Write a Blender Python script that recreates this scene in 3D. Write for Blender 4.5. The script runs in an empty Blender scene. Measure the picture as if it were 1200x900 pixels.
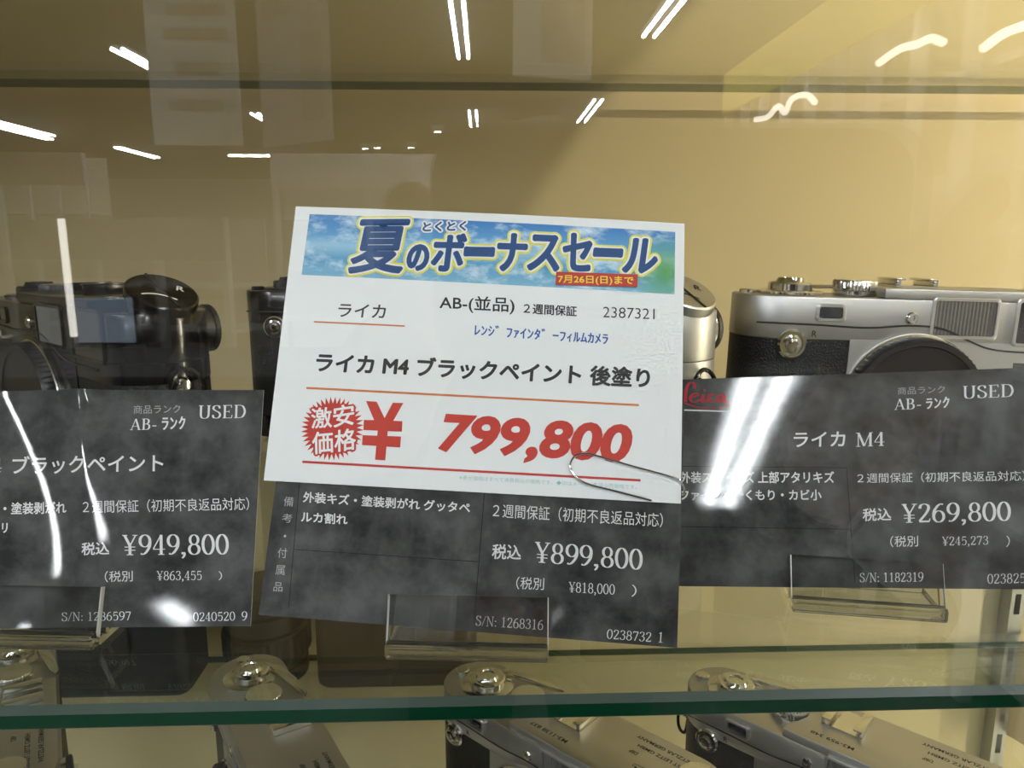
import bpy, bmesh, math, random
from mathutils import Matrix, Vector
# ------------------------------------------------------------------ camera, world, lights
# All lengths below are millimetres measured from the photographer's lens
# (x to the right, y into the showcase, z up); the lens is 1.35 m above the shop floor.
S = 0.001
EYE = 1350.0
C = bpy.context.scene.collection
sc = bpy.context.scene
random.seed(4)
TUBE_RADIANCE = 140.0
def W(x, y, z): return Vector((x*S, y*S, (z+EYE)*S))
def camera():
    cd = bpy.data.cameras.new('camera'); co = bpy.data.objects.new('camera', cd); C.objects.link(co)
    cd.sensor_width = 36.0; cd.lens = 36.0*867.0/1200.0; cd.clip_start = 0.002; cd.clip_end = 60
    yaw, pitch, roll = math.radians(2.0), math.radians(10.6), math.radians(0.0)
    fwd = Vector((math.sin(yaw)*math.cos(pitch), math.cos(yaw)*math.cos(pitch), -math.sin(pitch)))
    rt = Vector((math.cos(yaw), -math.sin(yaw), 0)); up = rt.cross(fwd)
    m = Matrix((rt, up, -fwd)).transposed().to_4x4(); m.translation = W(0, 0, 0)
    co.matrix_world = m; sc.camera = co
camera()
sc.view_settings.view_transform = 'Standard'; sc.view_settings.look = 'None'
sc.view_settings.gamma = 1.0; sc.view_settings.exposure = 0.0; sc.view_settings.use_curve_mapping = False
sc.cycles.use_denoising = True
sc.cycles.transparent_max_bounces = 40; sc.cycles.max_bounces = 14; sc.cycles.glossy_bounces = 6
sc.cycles.caustics_reflective = False; sc.cycles.caustics_refractive = False
sc.cycles.sample_clamp_indirect = 4.0
wd = bpy.data.worlds.new('shop_air'); sc.world = wd; wd.use_nodes = True
wd.node_tree.nodes['Background'].inputs[0].default_value = (0.9, 0.95, 1.0, 1)
wd.node_tree.nodes['Background'].inputs[1].default_value = 0.15
def spot(name, loc, target, watts, col, angle, blend, radius):
    ld = bpy.data.lights.new(name, 'SPOT'); lo = bpy.data.objects.new(name, ld); C.objects.link(lo)
    ld.energy = watts; ld.color = col; ld.spot_size = math.radians(angle); ld.spot_blend = blend; ld.shadow_soft_size = radius
    lo.location = W(*loc); lo.rotation_euler = (W(*target)-W(*loc)).to_track_quat('-Z', 'Y').to_euler()
    return lo
# unseen warm showcase spot, cone fitted to draw the back wall's diagonal edge
spot('wall_edge_spot', (500, 200, 412), (500-468, 200+578, 412-669), 9.0, (1.0, 0.88, 0.66), 2*16.6, 0.12, 0.006)
def strip(name, loc, target, sx, sy, watts, col):
    ld = bpy.data.lights.new(name, 'AREA'); lo = bpy.data.objects.new(name, ld); C.objects.link(lo)
    ld.shape = 'RECTANGLE'; ld.size = sx*S; ld.size_y = sy*S; ld.energy = watts; ld.color = col
    lo.location = W(*loc); lo.rotation_euler = (W(*target)-W(*loc)).to_track_quat('-Z', 'Y').to_euler()
# upright strip light in the right front corner of the case
strip('case_strip_light', (770, 140, -10), (420, 470, -10), 16, 780, 5.0, (1.0, 0.87, 0.64))

# ------------------------------------------------------------------ materials
def mat(name):
    m = bpy.data.materials.new(name); m.use_nodes = True
    n = m.node_tree.nodes; n.clear(); o = n.new('ShaderNodeOutputMaterial')
    return m, n, m.node_tree.links, o
def pbr(name, col, rough=0.5, metal=0.0, coat=0.0, coat_rough=0.1, spec=0.5, noise=0.0, nscale=200.0, coat_ior=1.5, bump=0.0, bscale=900.0, trans=0.0, ior=1.5, emit=None):
    m, n, l, o = mat(name); b = n.new('ShaderNodeBsdfPrincipled'); l.new(b.outputs[0], o.inputs[0])
    c = tuple(col)+(1,)
    b.inputs['Base Color'].default_value = c; b.inputs['Roughness'].default_value = rough
    b.inputs['Metallic'].default_value = metal; b.inputs['Coat Weight'].default_value = coat
    b.inputs['Coat Roughness'].default_value = coat_rough; b.inputs['Coat IOR'].default_value = coat_ior; b.inputs['Specular IOR Level'].default_value = spec
    b.inputs['Transmission Weight'].default_value = trans; b.inputs['IOR'].default_value = ior
    if emit: b.inputs['Emission Color'].default_value = c; b.inputs['Emission Strength'].default_value = emit
    tc = n.new('ShaderNodeTexCoord')
    nz = n.new('ShaderNodeTexNoise'); nz.inputs['Scale'].default_value = nscale; nz.inputs['Detail'].default_value = 5
    l.new(tc.outputs['Object'], nz.inputs['Vector'])
    if noise:
        mx = n.new('ShaderNodeMix'); mx.data_type = 'RGBA'
        mx.inputs['A'].default_value = tuple(x*(1-noise) for x in col)+(1,); mx.inputs['B'].default_value = tuple(min(1, x*(1+noise)) for x in col)+(1,)
        l.new(nz.outputs['Fac'], mx.inputs['Factor']); l.new(mx.outputs['Result'], b.inputs['Base Color'])
    if bump:
        v = n.new('ShaderNodeTexVoronoi'); v.inputs['Scale'].default_value = bscale; l.new(tc.outputs['Object'], v.inputs['Vector'])
        bp = n.new('ShaderNodeBump'); bp.inputs['Strength'].default_value = bump; bp.inputs['Distance'].default_value = 0.0003
        l.new(v.outputs['Distance'], bp.inputs['Height']); l.new(bp.outputs[0], b.inputs['Normal'])
    return m
def clear(name, tint, gloss=1.0, rough=0.0):
    # clear sheet: Fresnel share mirrored, the rest let straight through
    m, n, l, o = mat(name)
    g = n.new('ShaderNodeNewGeometry'); ma = n.new('ShaderNodeMath'); ma.operation = 'MULTIPLY_ADD'
    ma.inputs[1].default_value = -1.5+1/1.5; ma.inputs[2].default_value = 1.5   # same glass on both faces of the sheet
    l.new(g.outputs['Backfacing'], ma.inputs[0])
    fr = n.new('ShaderNodeFresnel'); l.new(ma.outputs[0], fr.inputs['IOR'])
    k = n.new('ShaderNodeMath'); k.operation = 'MULTIPLY'; k.inputs[1].default_value = gloss; l.new(fr.outputs[0], k.inputs[0])
    t = n.new('ShaderNodeBsdfTransparent'); t.inputs[0].default_value = tuple(tint)+(1,)
    r = n.new('ShaderNodeBsdfGlossy'); r.inputs['Roughness'].default_value = rough; r.inputs[0].default_value = (1, 1, 1, 1)
    mx = n.new('ShaderNodeMixShader'); l.new(k.outputs[0], mx.inputs[0]); l.new(t.outputs[0], mx.inputs[1]); l.new(r.outputs[0], mx.inputs[2])
    l.new(mx.outputs[0], o.inputs[0]); return m
def emitter(name, col, s):
    m, n, l, o = mat(name); e = n.new('ShaderNodeEmission'); e.inputs[0].default_value = tuple(col)+(1,); e.inputs[1].default_value = s
    l.new(e.outputs[0], o.inputs[0]); return m
def marbled(name):
    m, n, l, o = mat(name); b = n.new('ShaderNodeBsdfPrincipled'); l.new(b.outputs[0], o.inputs[0])
    tc = n.new('ShaderNodeTexCoord'); nz = n.new('ShaderNodeTexNoise'); nz.inputs['Scale'].default_value = 70; nz.inputs['Detail'].default_value = 7; nz.inputs['Roughness'].default_value = 0.62
    nz.inputs['Distortion'].default_value = 0.1
    l.new(tc.outputs['Object'], nz.inputs['Vector'])
    r = n.new('ShaderNodeValToRGB'); r.color_ramp.elements[0].position = 0.36; r.color_ramp.elements[0].color = (0.021, 0.0215, 0.0215, 1)
    r.color_ramp.elements[1].position = 0.68; r.color_ramp.elements[1].color = (0.105, 0.108, 0.106, 1)
    l.new(nz.outputs['Fac'], r.inputs[0]); l.new(r.outputs[0], b.inputs['Base Color'])
    b.inputs['Roughness'].default_value = 0.6; b.inputs['Specular IOR Level'].default_value = 0.1; b.inputs['Coat Weight'].default_value = 1; b.inputs['Coat Roughness'].default_value = 0.042; b.inputs['Coat IOR'].default_value = 1.38
    nz2 = n.new('ShaderNodeTexNoise'); nz2.inputs['Scale'].default_value = 2500; l.new(tc.outputs['Object'], nz2.inputs['Vector'])
    bp = n.new('ShaderNodeBump'); bp.inputs['Strength'].default_value = 0.03; bp.inputs['Distance'].default_value = 0.0001
    l.new(nz2.outputs['Fac'], bp.inputs['Height']); l.new(bp.outputs[0], b.inputs['Coat Normal'])
    return m
def banner_mat(name):
    m, n, l, o = mat(name); b = n.new('ShaderNodeBsdfPrincipled'); l.new(b.outputs[0], o.inputs[0]); b.inputs['Roughness'].default_value = 0.6
    tc = n.new('ShaderNodeTexCoord'); sp = n.new('ShaderNodeSeparateXYZ'); l.new(tc.outputs['UV'], sp.inputs[0])
    r = n.new('ShaderNodeValToRGB'); e = r.color_ramp.elements
    e[0].position = 0.0; e[0].color = (0.2, 0.45, 0.62, 1); e[1].position = 1.0; e[1].color = (0.03, 0.18, 0.5, 1)
    x = e.new(0.3); x.color = (0.07, 0.3, 0.55, 1); x = e.new(0.52); x.color = (0.3, 0.55, 0.72, 1); x = e.new(0.68); x.color = (0.10, 0.33, 0.62, 1)
    l.new(sp.outputs['Y'], r.inputs[0])
    mp = n.new('ShaderNodeMapping'); mp.inputs['Scale'].default_value = (7, 2.2, 1); l.new(tc.outputs['UV'], mp.inputs['Vector'])
    nz = n.new('ShaderNodeTexNoise'); nz.inputs['Scale'].default_value = 1.6; nz.inputs['Detail'].default_value = 8; nz.inputs['Roughness'].default_value = 0.66; l.new(mp.outputs[0], nz.inputs['Vector'])
    rr = n.new('ShaderNodeValToRGB'); rr.color_ramp.elements[0].position = 0.48; rr.color_ramp.elements[1].position = 0.72
    l.new(nz.outputs['Fac'], rr.inputs[0])
    m1 = n.new('ShaderNodeMix'); m1.data_type = 'RGBA'; l.new(rr.outputs[0], m1.inputs['Factor']); l.new(r.outputs[0], m1.inputs['A']); m1.inputs['B'].default_value = (0.72, 0.85, 0.9, 1)
    g = n.new('ShaderNodeTexGradient'); g.gradient_type = 'SPHERICAL'
    mp2 = n.new('ShaderNodeMapping'); mp2.inputs['Location'].default_value = (-9.75, -0.55, 0); mp2.inputs['Scale'].default_value = (10, 1.6, 1); l.new(tc.outputs['UV'], mp2.inputs['Vector']); l.new(mp2.outputs[0], g.inputs[0])
    m2 = n.new('ShaderNodeMix'); m2.data_type = 'RGBA'; l.new(g.outputs['Fac'], m2.inputs['Factor']); l.new(m1.outputs['Result'], m2.inputs['A']); m2.inputs['B'].default_value = (0.08, 0.33, 0.06, 1)
    l.new(m2.outputs['Result'], b.inputs['Base Color']); return m
MT = dict(
    pane=clear('clear_pane', (0.985, 0.99, 0.985), 1.0), shelf=clear('shelf_glass', (0.955, 0.975, 0.955)), acrylic=clear('clear_acrylic', (0.95, 0.955, 0.95)),
    edge=pbr('green_glass_edge', (0.003, 0.042, 0.019), 0.1, spec=0.04, noise=0.5, nscale=7),
    arris=pbr('ground_glass_arris', (0.06, 0.085, 0.072), 0.3, spec=0.12),
    acr_edge=pbr('polished_acrylic_edge', (0.96, 0.96, 0.93), 0.03, trans=1.0, coat=1.0, coat_rough=0.03),
    acr_rim=pbr('acrylic_rim', (0.9, 0.9, 0.86), 0.12, trans=0.45, coat=1.0, coat_rough=0.03), chrome=pbr('satin_chrome', (0.58, 0.575, 0.565), 0.42, 1.0, noise=0.05, nscale=60, bump=0.02, bscale=4000), bright=pbr('polished_chrome', (0.78, 0.77, 0.74), 0.12, 1.0),
    steel=pbr('paper_clip_steel', (0.7, 0.7, 0.69), 0.15, 1.0), zinc=pbr('zinc_upright', (0.55, 0.56, 0.56), 0.3, 1.0, noise=0.15, nscale=80),
    dark=pbr('slot_dark', (0.012, 0.012, 0.011), 0.5), blackpaint=pbr('black_paint', (0.004, 0.004, 0.0045), 0.2, spec=0.3, coat=0.35, coat_rough=0.05),
    leather=pbr('black_leatherette', (0.0085, 0.0085, 0.009), 0.45, bump=0.8, bscale=1500), brownleather=pbr('brown_leather', (0.035, 0.022, 0.011), 0.55, bump=0.4, bscale=1200), plastic=pbr('black_plastic', (0.012, 0.012, 0.013), 0.42), 
    frost=pbr('ribbed_window', (0.12, 0.115, 0.105), 0.5, coat=0.3), vf=pbr('finder_glass', (0.012, 0.014, 0.018), 0.03, coat=1.0, coat_rough=0.0),
    vfblue=pbr('coated_finder_glass', (0.16, 0.22, 0.34), 0.12, metal=0.7),
    engraved=pbr('engraved_fill', (0.02, 0.02, 0.02), 0.6), whitefill=pbr('white_fill', (0.75, 0.75, 0.72), 0.5),
    card=marbled('marbled_black_card'), cardedge=pbr('card_core', (0.55, 0.54, 0.5), 0.6), cardback=pbr('card_back', (0.7, 0.7, 0.68), 0.6),
    paper=pbr('white_paper', (0.80, 0.82, 0.82), 0.7, noise=0.015, nscale=700), banner=banner_mat('sea_banner_print'),
    w=pbr('white_print', (0.72, 0.73, 0.73), 0.4, spec=0.15, coat=1, coat_rough=0.03, coat_ior=1.38), g=pbr('grey_print', (0.38, 0.39, 0.39), 0.4, spec=0.15, coat=1, coat_rough=0.03, coat_ior=1.38),
    line=pbr('card_rule', (0.008, 0.008, 0.009), 0.4, spec=0.15, coat=1, coat_rough=0.03, coat_ior=1.38), leicared=pbr('red_print', (0.42, 0.012, 0.025), 0.4, spec=0.15, coat=1, coat_rough=0.03, coat_ior=1.38),
    k=pbr('black_ink', (0.012, 0.012, 0.014), 0.6), b=pbr('blue_ink', (0.015, 0.09, 0.36), 0.6), r=pbr('red_ink', (0.50, 0.03, 0.015), 0.6, noise=0.12, nscale=900), t=pbr('teal_ink', (0.22, 0.48, 0.50), 0.6),
    y=pbr('yellow_ink', (0.85, 0.62, 0.05), 0.6), halo=pbr('lemon_ink', (0.78, 0.72, 0.10), 0.6), n=pbr('navy_ink', (0.004, 0.055, 0.19), 0.6, noise=0.12, nscale=250), p=pbr('paper_white_ink', (0.82, 0.83, 0.83), 0.6),
    orange=pbr('orange_ink', (0.60, 0.17, 0.05), 0.6), redl=pbr('label_red', (0.45, 0.03, 0.02), 0.6),
    wall=pbr('beige_cloth_board', (0.60, 0.50, 0.295), 0.85, noise=0.06, nscale=14, bump=0.15, bscale=1400), panel=pbr('cream_panel', (0.6, 0.55, 0.45), 0.6, noise=0.05, nscale=10),
    cream=pbr('cream_paint', (0.66, 0.58, 0.42), 0.45), ceil=pbr('ceiling_board', (0.22, 0.21, 0.19), 0.8, noise=0.1, nscale=3), floor=pbr('shop_floor', (0.13, 0.12, 0.11), 0.5, noise=0.15, nscale=2),
    shop=pbr('shop_wall', (0.62, 0.56, 0.49), 0.8, noise=0.2, nscale=2), grey=pbr('grey_fixture', (0.16, 0.16, 0.155), 0.6), counter=pbr('dark_counter', (0.03, 0.027, 0.024), 0.6), white=pbr('white_metal', (0.75, 0.75, 0.73), 0.5), yellow=pbr('yellow_header', (0.9, 0.74, 0.08), 0.6),
    poster=pbr('printed_poster', (0.6, 0.58, 0.56), 0.5, noise=0.35, nscale=9), goods=pbr('printed_carton', (0.36, 0.31, 0.27), 0.6, noise=0.5, nscale=20),
    tube=emitter('fluorescent_tube', (0.93, 0.97, 1.0), TUBE_RADIANCE), lamp=emitter('lamp_face', (1.0, 0.96, 0.88), 8.0), screen=emitter('screen_face', (0.62, 0.78, 1.0), 1.15), ledspot=emitter('spot_face', (1.0, 0.96, 0.9), 40.0),
    phone=pbr('dark_phone_back', (0.015, 0.015, 0.018), 0.35), cloth=pbr('dark_shirt', (0.03, 0.03, 0.034), 0.9), skin=pbr('skin', (0.5, 0.3, 0.2), 0.55), hair=pbr('black_hair', (0.01, 0.009, 0.008), 0.5))

# ------------------------------------------------------------------ helpers
def obj(name, bm, mats, parent=None, smooth=False, scale=True):
    if scale: bmesh.ops.scale(bm, vec=(S, S, S), verts=bm.verts)
    me = bpy.data.meshes.new(name); bm.to_mesh(me); bm.free()
    for m in (mats if isinstance(mats, (list, tuple)) else [mats]): me.materials.append(MT[m])
    if smooth:
        for p in me.polygons: p.use_smooth = True
        try: me.set_sharp_from_angle(angle=math.radians(35))
        except Exception: pass
    o = bpy.data.objects.new(name, me); C.objects.link(o)
    if parent: o.parent = parent
    return o
def tag(o, label=None, cat=None, group=None, kind=None):
    if label: o['label'] = label
    if cat: o['category'] = cat
    if group: o['group'] = group
    if kind: o['kind'] = kind
    return o
def thing(name, label, cat, loc, rot=(0, 0, 0), group=None):
    o = bpy.data.objects.new(name, None); C.objects.link(o); o.empty_display_size = 0.02
    o.location = W(*loc); o.rotation_euler = rot
    return tag(o, label, cat, group)
def copy_tree(o, parent=None):
    c = o.copy(); C.objects.link(c)
    if parent: c.parent = parent
    for ch in o.children: copy_tree(ch, c)
    return c
def B(): return bmesh.new()
def box(bm, x0, x1, y0, y1, z0, z1, bev=0.0, mi=0, seg=2):
    r = bmesh.ops.create_cube(bm, size=1.0); vs = r['verts']
    for v in vs: v.co = Vector(((x0+x1)/2+v.co.x*(x1-x0), (y0+y1)/2+v.co.y*(y1-y0), (z0+z1)/2+v.co.z*(z1-z0)))
    fs = {f for v in vs for f in v.link_faces}
    for f in fs: f.material_index = mi
    if bev:
        es = {e for f in fs for e in f.edges}
        bmesh.ops.bevel(bm, geom=list(es), offset=bev, segments=seg, affect='EDGES', profile=0.5)
    return bm
def prism(bm, poly, a0, a1, axis='z', bev=0.0, mi=0, seg=2, caps_only=True):
    def pt(p, a):
        if axis == 'z': return Vector((p[0], p[1], a))
        if axis == 'y': return Vector((p[0], a, p[1]))
        return Vector((a, p[0], p[1]))
    lo = [bm.verts.new(pt(p, a0)) for p in poly]; hi = [bm.verts.new(pt(p, a1)) for p in poly]
    n = len(poly); fs = [bm.faces.new(lo[::-1]), bm.faces.new(hi)]; cap_e = set(fs[0].edges) | set(fs[1].edges)
    for i in range(n): fs.append(bm.faces.new((lo[i], lo[(i+1) % n], hi[(i+1) % n], hi[i])))
    for f in fs: f.material_index = mi
    bmesh.ops.recalc_face_normals(bm, faces=fs)
    if bev: bmesh.ops.bevel(bm, geom=list(cap_e), offset=bev, segments=seg, affect='EDGES', profile=0.5)
    return bm
def lathe(bm, prof, mtx=None, seg=48, mi=0, knurl=0.0, knurl_idx=()):
    rings = []
    for k, (r, z) in enumerate(prof):
        ring = []
        for i in range(seg):
            a = 2*math.pi*i/seg; rr = r - (knurl if (k in knurl_idx and i % 2) else 0)
            v = Vector((rr*math.cos(a), rr*math.sin(a), z)); ring.append(bm.verts.new(mtx @ v if mtx else v))
        rings.append(ring)
    fs = []
    for a, b in zip(rings[:-1], rings[1:]):
        for i in range(seg): fs.append(bm.faces.new((a[i], a[(i+1) % seg], b[(i+1) % seg], b[i])))
    fs.append(bm.faces.new(rings[0][::-1])); fs.append(bm.faces.new(rings[-1]))
    for f in fs: f.material_index = mi
    bmesh.ops.recalc_face_normals(bm, faces=fs); return bm
def tube(bm, pts, r, seg=10, mi=0, closed=False):
    pts = [Vector(p) for p in pts]; n = len(pts); rings = []; prev = None
    for i, p in enumerate(pts):
        a = pts[(i-1) % n] if (closed or i > 0) else p; b = pts[(i+1) % n] if (closed or i < n-1) else p
        t = (b-a).normalized()
        q = (prev - t*prev.dot(t)) if prev else (Vector((0, 0, 1)).cross(t) if abs(t.z) < 0.9 else Vector((1, 0, 0)).cross(t))
        q.normalize(); prev = q; w = t.cross(q)
        rings.append([bm.verts.new(p+(q*math.cos(2*math.pi*k/seg)+w*math.sin(2*math.pi*k/seg))*r) for k in range(seg)])
    fs = []
    for i in range(n if closed else n-1):
        a, b = rings[i], rings[(i+1) % n]
        for k in range(seg): fs.append(bm.faces.new((a[k], a[(k+1) % seg], b[(k+1) % seg], b[k])))
    if not closed: fs += [bm.faces.new(rings[0][::-1]), bm.faces.new(rings[-1])]
    for f in fs: f.material_index = mi
    bmesh.ops.recalc_face_normals(bm, faces=fs); return bm
def smooth_path(pts, n=8, closed=False):
    P = [Vector(p) for p in pts]; out = []; m = len(P)
    rng = range(m if closed else m-1)
    for i in rng:
        p0 = P[(i-1) % m] if (closed or i > 0) else P[i]; p1 = P[i]; p2 = P[(i+1) % m]; p3 = P[(i+2) % m] if (closed or i < m-2) else P[(i+1) % m]
        for k in range(n):
            t = k/n
            out.append(0.5*((2*p1)+(p2-p0)*t+(2*p0-5*p1+4*p2-p3)*t*t+(3*p1-p0-3*p2+p3)*t*t*t))
    if not closed: out.append(P[-1])
    return out
def rrect(x0, x1, y0, y1, r, n=6):
    o = []
    for cx, cy, a0 in ((x1-r, y1-r, 0), (x0+r, y1-r, 90), (x0+r, y0+r, 180), (x1-r, y0+r, 270)):
        for i in range(n+1):
            a = math.radians(a0+90*i/n); o.append((cx+r*math.cos(a), cy+r*math.sin(a)))
    return o

# ------------------------------------------------------------------ lettering
def ell(cx, cy, rx, ry, a0=0, a1=360, n=28): return [(cx+rx*math.cos(math.radians(a0+(a1-a0)*i/n)), cy+ry*math.sin(math.radians(a0+(a1-a0)*i/n))) for i in range(n+1)]
def spl(*p): return [tuple(v[:2]) for v in smooth_path([(a, b, 0) for a, b in p], 7)]
SIX = [spl((.47, .93), (.38, .97), (.24, .86), (.10, .60), (.07, .33)), ell(.29, .30, .215, .30)]
GL = {  # strokes of an upright roman: (points, weight)   width of the glyph
 '0': ([(ell(.29, .5, .225, .49), 1)], .58), '1': ([([(.29, 0), (.29, 1)], 1), ([(.12, .85), (.29, .99)], .4), ([(.11, .02), (.47, .02)], .3)], .58),
 '2': ([(spl((.09, .74), (.14, .92), (.29, .98), (.44, .90), (.46, .72), (.34, .45), (.08, .07)), 1), ([(.07, .05), (.50, .05)], 2.2), ([(.50, .05), (.52, .2)], .4)], .58),
 '3': ([(spl((.10, .80), (.17, .94), (.29, .98), (.43, .90), (.43, .66), (.25, .53)), 1), (spl((.25, .53), (.44, .46), (.49, .27), (.40, .06), (.26, .01), (.12, .06), (.08, .2)), 1)], .58),
 '4': ([([(.38, 0), (.38, 1)], 1), ([(.37, .98), (.04, .30)], .45), ([(.03, .28), (.55, .28)], .8), ([(.25, .02), (.51, .02)], .3)], .58),
 '5': ([([(.14, .94), (.48, .94)], 2.2), ([(.14, .95), (.11, .52)], .45), (spl((.11, .52), (.27, .62), (.45, .53), (.49, .32), (.42, .08), (.25, .01), (.09, .1)), 1)], .58),
 '6': ([(p, 1) for p in SIX], .58), '7': ([([(.07, .94), (.52, .94)], 2.2), ([(.51, .93), (.22, 0)], .9), ([(.07, .95), (.06, .78)], .5)], .58),
 '8': ([(ell(.29, .74, .175, .245), .9), (ell(.29, .26, .215, .255), 1)], .58), '9': ([([(.58-x, 1-y) for x, y in p], 1) for p in SIX], .58),
 '¥': ([([(.07, 1), (.31, .46)], 1), ([(.56, 1), (.31, .46)], .5), ([(.31, .47), (.31, 0)], 1), ([(.08, .40), (.54, .40)], .8), ([(.08, .24), (.54, .24)], .8), ([(-.02, .985), (.2, .985)], .3), ([(.42, .985), (.64, .985)], .3), ([(.17, .015), (.45, .015)], .3)], .64),
 ',': ([(spl((.15, .1), (.17, .02), (.13, -.1), (.06, -.17)), .8), (ell(.12, .07, .03, .03), 1)], .27), '.': ([(ell(.12, .06, .03, .03), 1)], .27), ':': ([(ell(.14, .08, .03, .03), 1), (ell(.14, .55, .03, .03), 1)], .3),
 '-': ([([(.06, .34), (.34, .34)], 2)], .4), '/': ([([(.02, -.02), (.36, 1.02)], .4)], .4), ' ': ([], .3),
 'U': ([(spl((.16, .98), (.16, .5), (.17, .22), (.24, .06), (.40, .01), (.55, .07), (.62, .24), (.63, .5), (.63, .98)), 1), ([(.03, .985), (.30, .985)], .3), ([(.52, .985), (.75, .985)], .3)], .78),
 'S': ([(spl((.48, .78), (.42, .93), (.29, .98), (.14, .92), (.10, .74), (.24, .58), (.42, .46), (.51, .28), (.44, .07), (.28, .01), (.13, .07), (.08, .25)), 1), ([(.485, .97), (.485, .74)], .35), ([(.075, .03), (.075, .27)], .35)], .6),
 'E': ([([(.16, 0), (.16, 1)], 1), ([(.03, .98), (.55, .98)], .5), ([(.16, .51), (.42, .51)], .5), ([(.03, .02), (.57, .02)], .5), ([(.55, 1), (.56, .80)], .4), ([(.57, 0), (.60, .24)], .4), ([(.42, .60), (.42, .42)], .35)], .66),
 'D': ([([(.16, 0), (.16, 1)], 1), (spl((.04, .98), (.34, .98), (.56, .88), (.67, .5), (.56, .12), (.34, .02), (.04, .02)), 1)], .78),
 'A': ([([(.37, 1), (.63, 0)], 1), ([(.37, 1), (.09, 0)], .4), ([(.17, .33), (.52, .33)], .6), ([(0, .015), (.2, .015)], .3), ([(.5, .015), (.76, .015)], .3)], .74),
 'B': ([([(.16, 0), (.16, 1)], 1), (spl((.03, .98), (.34, .98), (.48, .87), (.47, .65), (.34, .53), (.16, .53)), 1), (spl((.16, .53), (.38, .52), (.53, .40), (.53, .16), (.38, .03), (.03, .02)), 1)], .66),
 'M': ([([(.14, 0), (.14, 1)], .4), ([(.15, 1), (.45, .03)], 1), ([(.45, .03), (.76, 1)], .4), ([(.77, 0), (.77, 1)], 1), ([(.02, .985), (.18, .985)], .3), ([(.72, .985), (.9, .985)], .3), ([(.03, .015), (.25, .015)], .3), ([(.64, .015), (.9, .015)], .3)], .92),
 'N': ([([(.14, 0), (.14, 1)], .4), ([(.14, .98), (.62, .02)], 1), ([(.63, 0), (.63, 1)], .4), ([(.02, .985), (.2, .985)], .3), ([(.52, .985), (.74, .985)], .3), ([(.03, .015), (.25, .015)], .3)], .76),
}
def ribbon(V, Fc, pts, thick, thin):
    n = len(pts); idx = []
    for i, p in enumerate(pts):
        a = pts[max(0, i-1)]; b = pts[min(n-1, i+1)]
        tx, ty = b[0]-a[0], b[1]-a[1]; d = math.hypot(tx, ty) or 1; tx /= d; ty /= d
        w = 0.5*math.sqrt((thick*ty)**2+(thin*tx)**2)
        V.append((p[0]-ty*w, p[1]+tx*w)); V.append((p[0]+ty*w, p[1]-tx*w)); idx.append((len(V)-2, len(V)-1))
    for a, b in zip(idx[:-1], idx[1:]): Fc.append((a[0], a[1], b[1], b[0]))
def roman(s, thick, thin):
    V, Fc, x, ns = [], [], 0.0, 0
    for ch in s:
        st, adv = GL[ch]
        for pts, w in st:
            th = thick*w if w <= 1 else thick; tn = thin*(w if w > 1 else 1)
            n0 = len(V); ribbon(V, Fc, [(x+a, b) for a, b in pts], max(th, thin), tn); ns += 1
            for i in range(n0, len(V)): V[i] = V[i]+((ns % 6)*.004,)     # a hair of ink height per stroke
        x += adv+0.03
    return V, Fc
_tc = {}
def gothic(s, offset):
    c = bpy.data.curves.new('lettering', 'FONT'); c.body = s; c.offset = offset; c.resolution_u = 4
    o = bpy.data.objects.new('lettering', c); C.objects.link(o)
    dg = bpy.context.evaluated_depsgraph_get(); m = bpy.data.meshes.new_from_object(o.evaluated_get(dg))
    V = [(v.co.x, v.co.y) for v in m.vertices]; Fc = [tuple(p.vertices) for p in m.polygons]
    bpy.data.objects.remove(o); bpy.data.curves.remove(c); bpy.data.meshes.remove(m)
    return V, Fc
STY = {'g': 0.004, 'h': -0.002, 'l': -0.006, 'B': 0.0, 'N': 0.032, 'O': 0.0, 'o': 0.0, 'S': 0.0}
FAT = {'g': 0.045, 'N': 0.10, 'B': 0.19, 'O': 0.42, 'o': 0.12, 'S': 0.1}      # extra weight in mm, added by spreading the outline
def lettering(style, s):
    k = (style, s)
    if k not in _tc:
        V, Fc = roman(s, .125, .042) if style == 's' else roman(s, .095, .045) if style == 'x' else gothic(s, STY[style])
        x0 = min(v[0] for v in V); x1 = max(v[0] for v in V); y0 = min(v[1] for v in V); y1 = max(v[1] for v in V)
        _tc[k] = ([((v[0]-x0)/(x1-x0), (v[1]-y0)/(y1-y0), v[2] if len(v) > 2 else 0.0) for v in V], Fc)
    return _tc[k]
CARD_POSE = {
 'white': ((-0.3729, -0.0572, 0.0479), (-56.53, 181.61, -58.4)),
 'L': ((-0.3608, -0.0712, -0.017), (-158.82, 176.83, -94.15)),
 'R': ((-0.4224, -0.2221, -0.0723), (47.59, 192.6, -94.15)),
 'M': ((-0.3729, -0.0572, 0.0646), (-56.32, 170.21, -89.1)),
}
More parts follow.
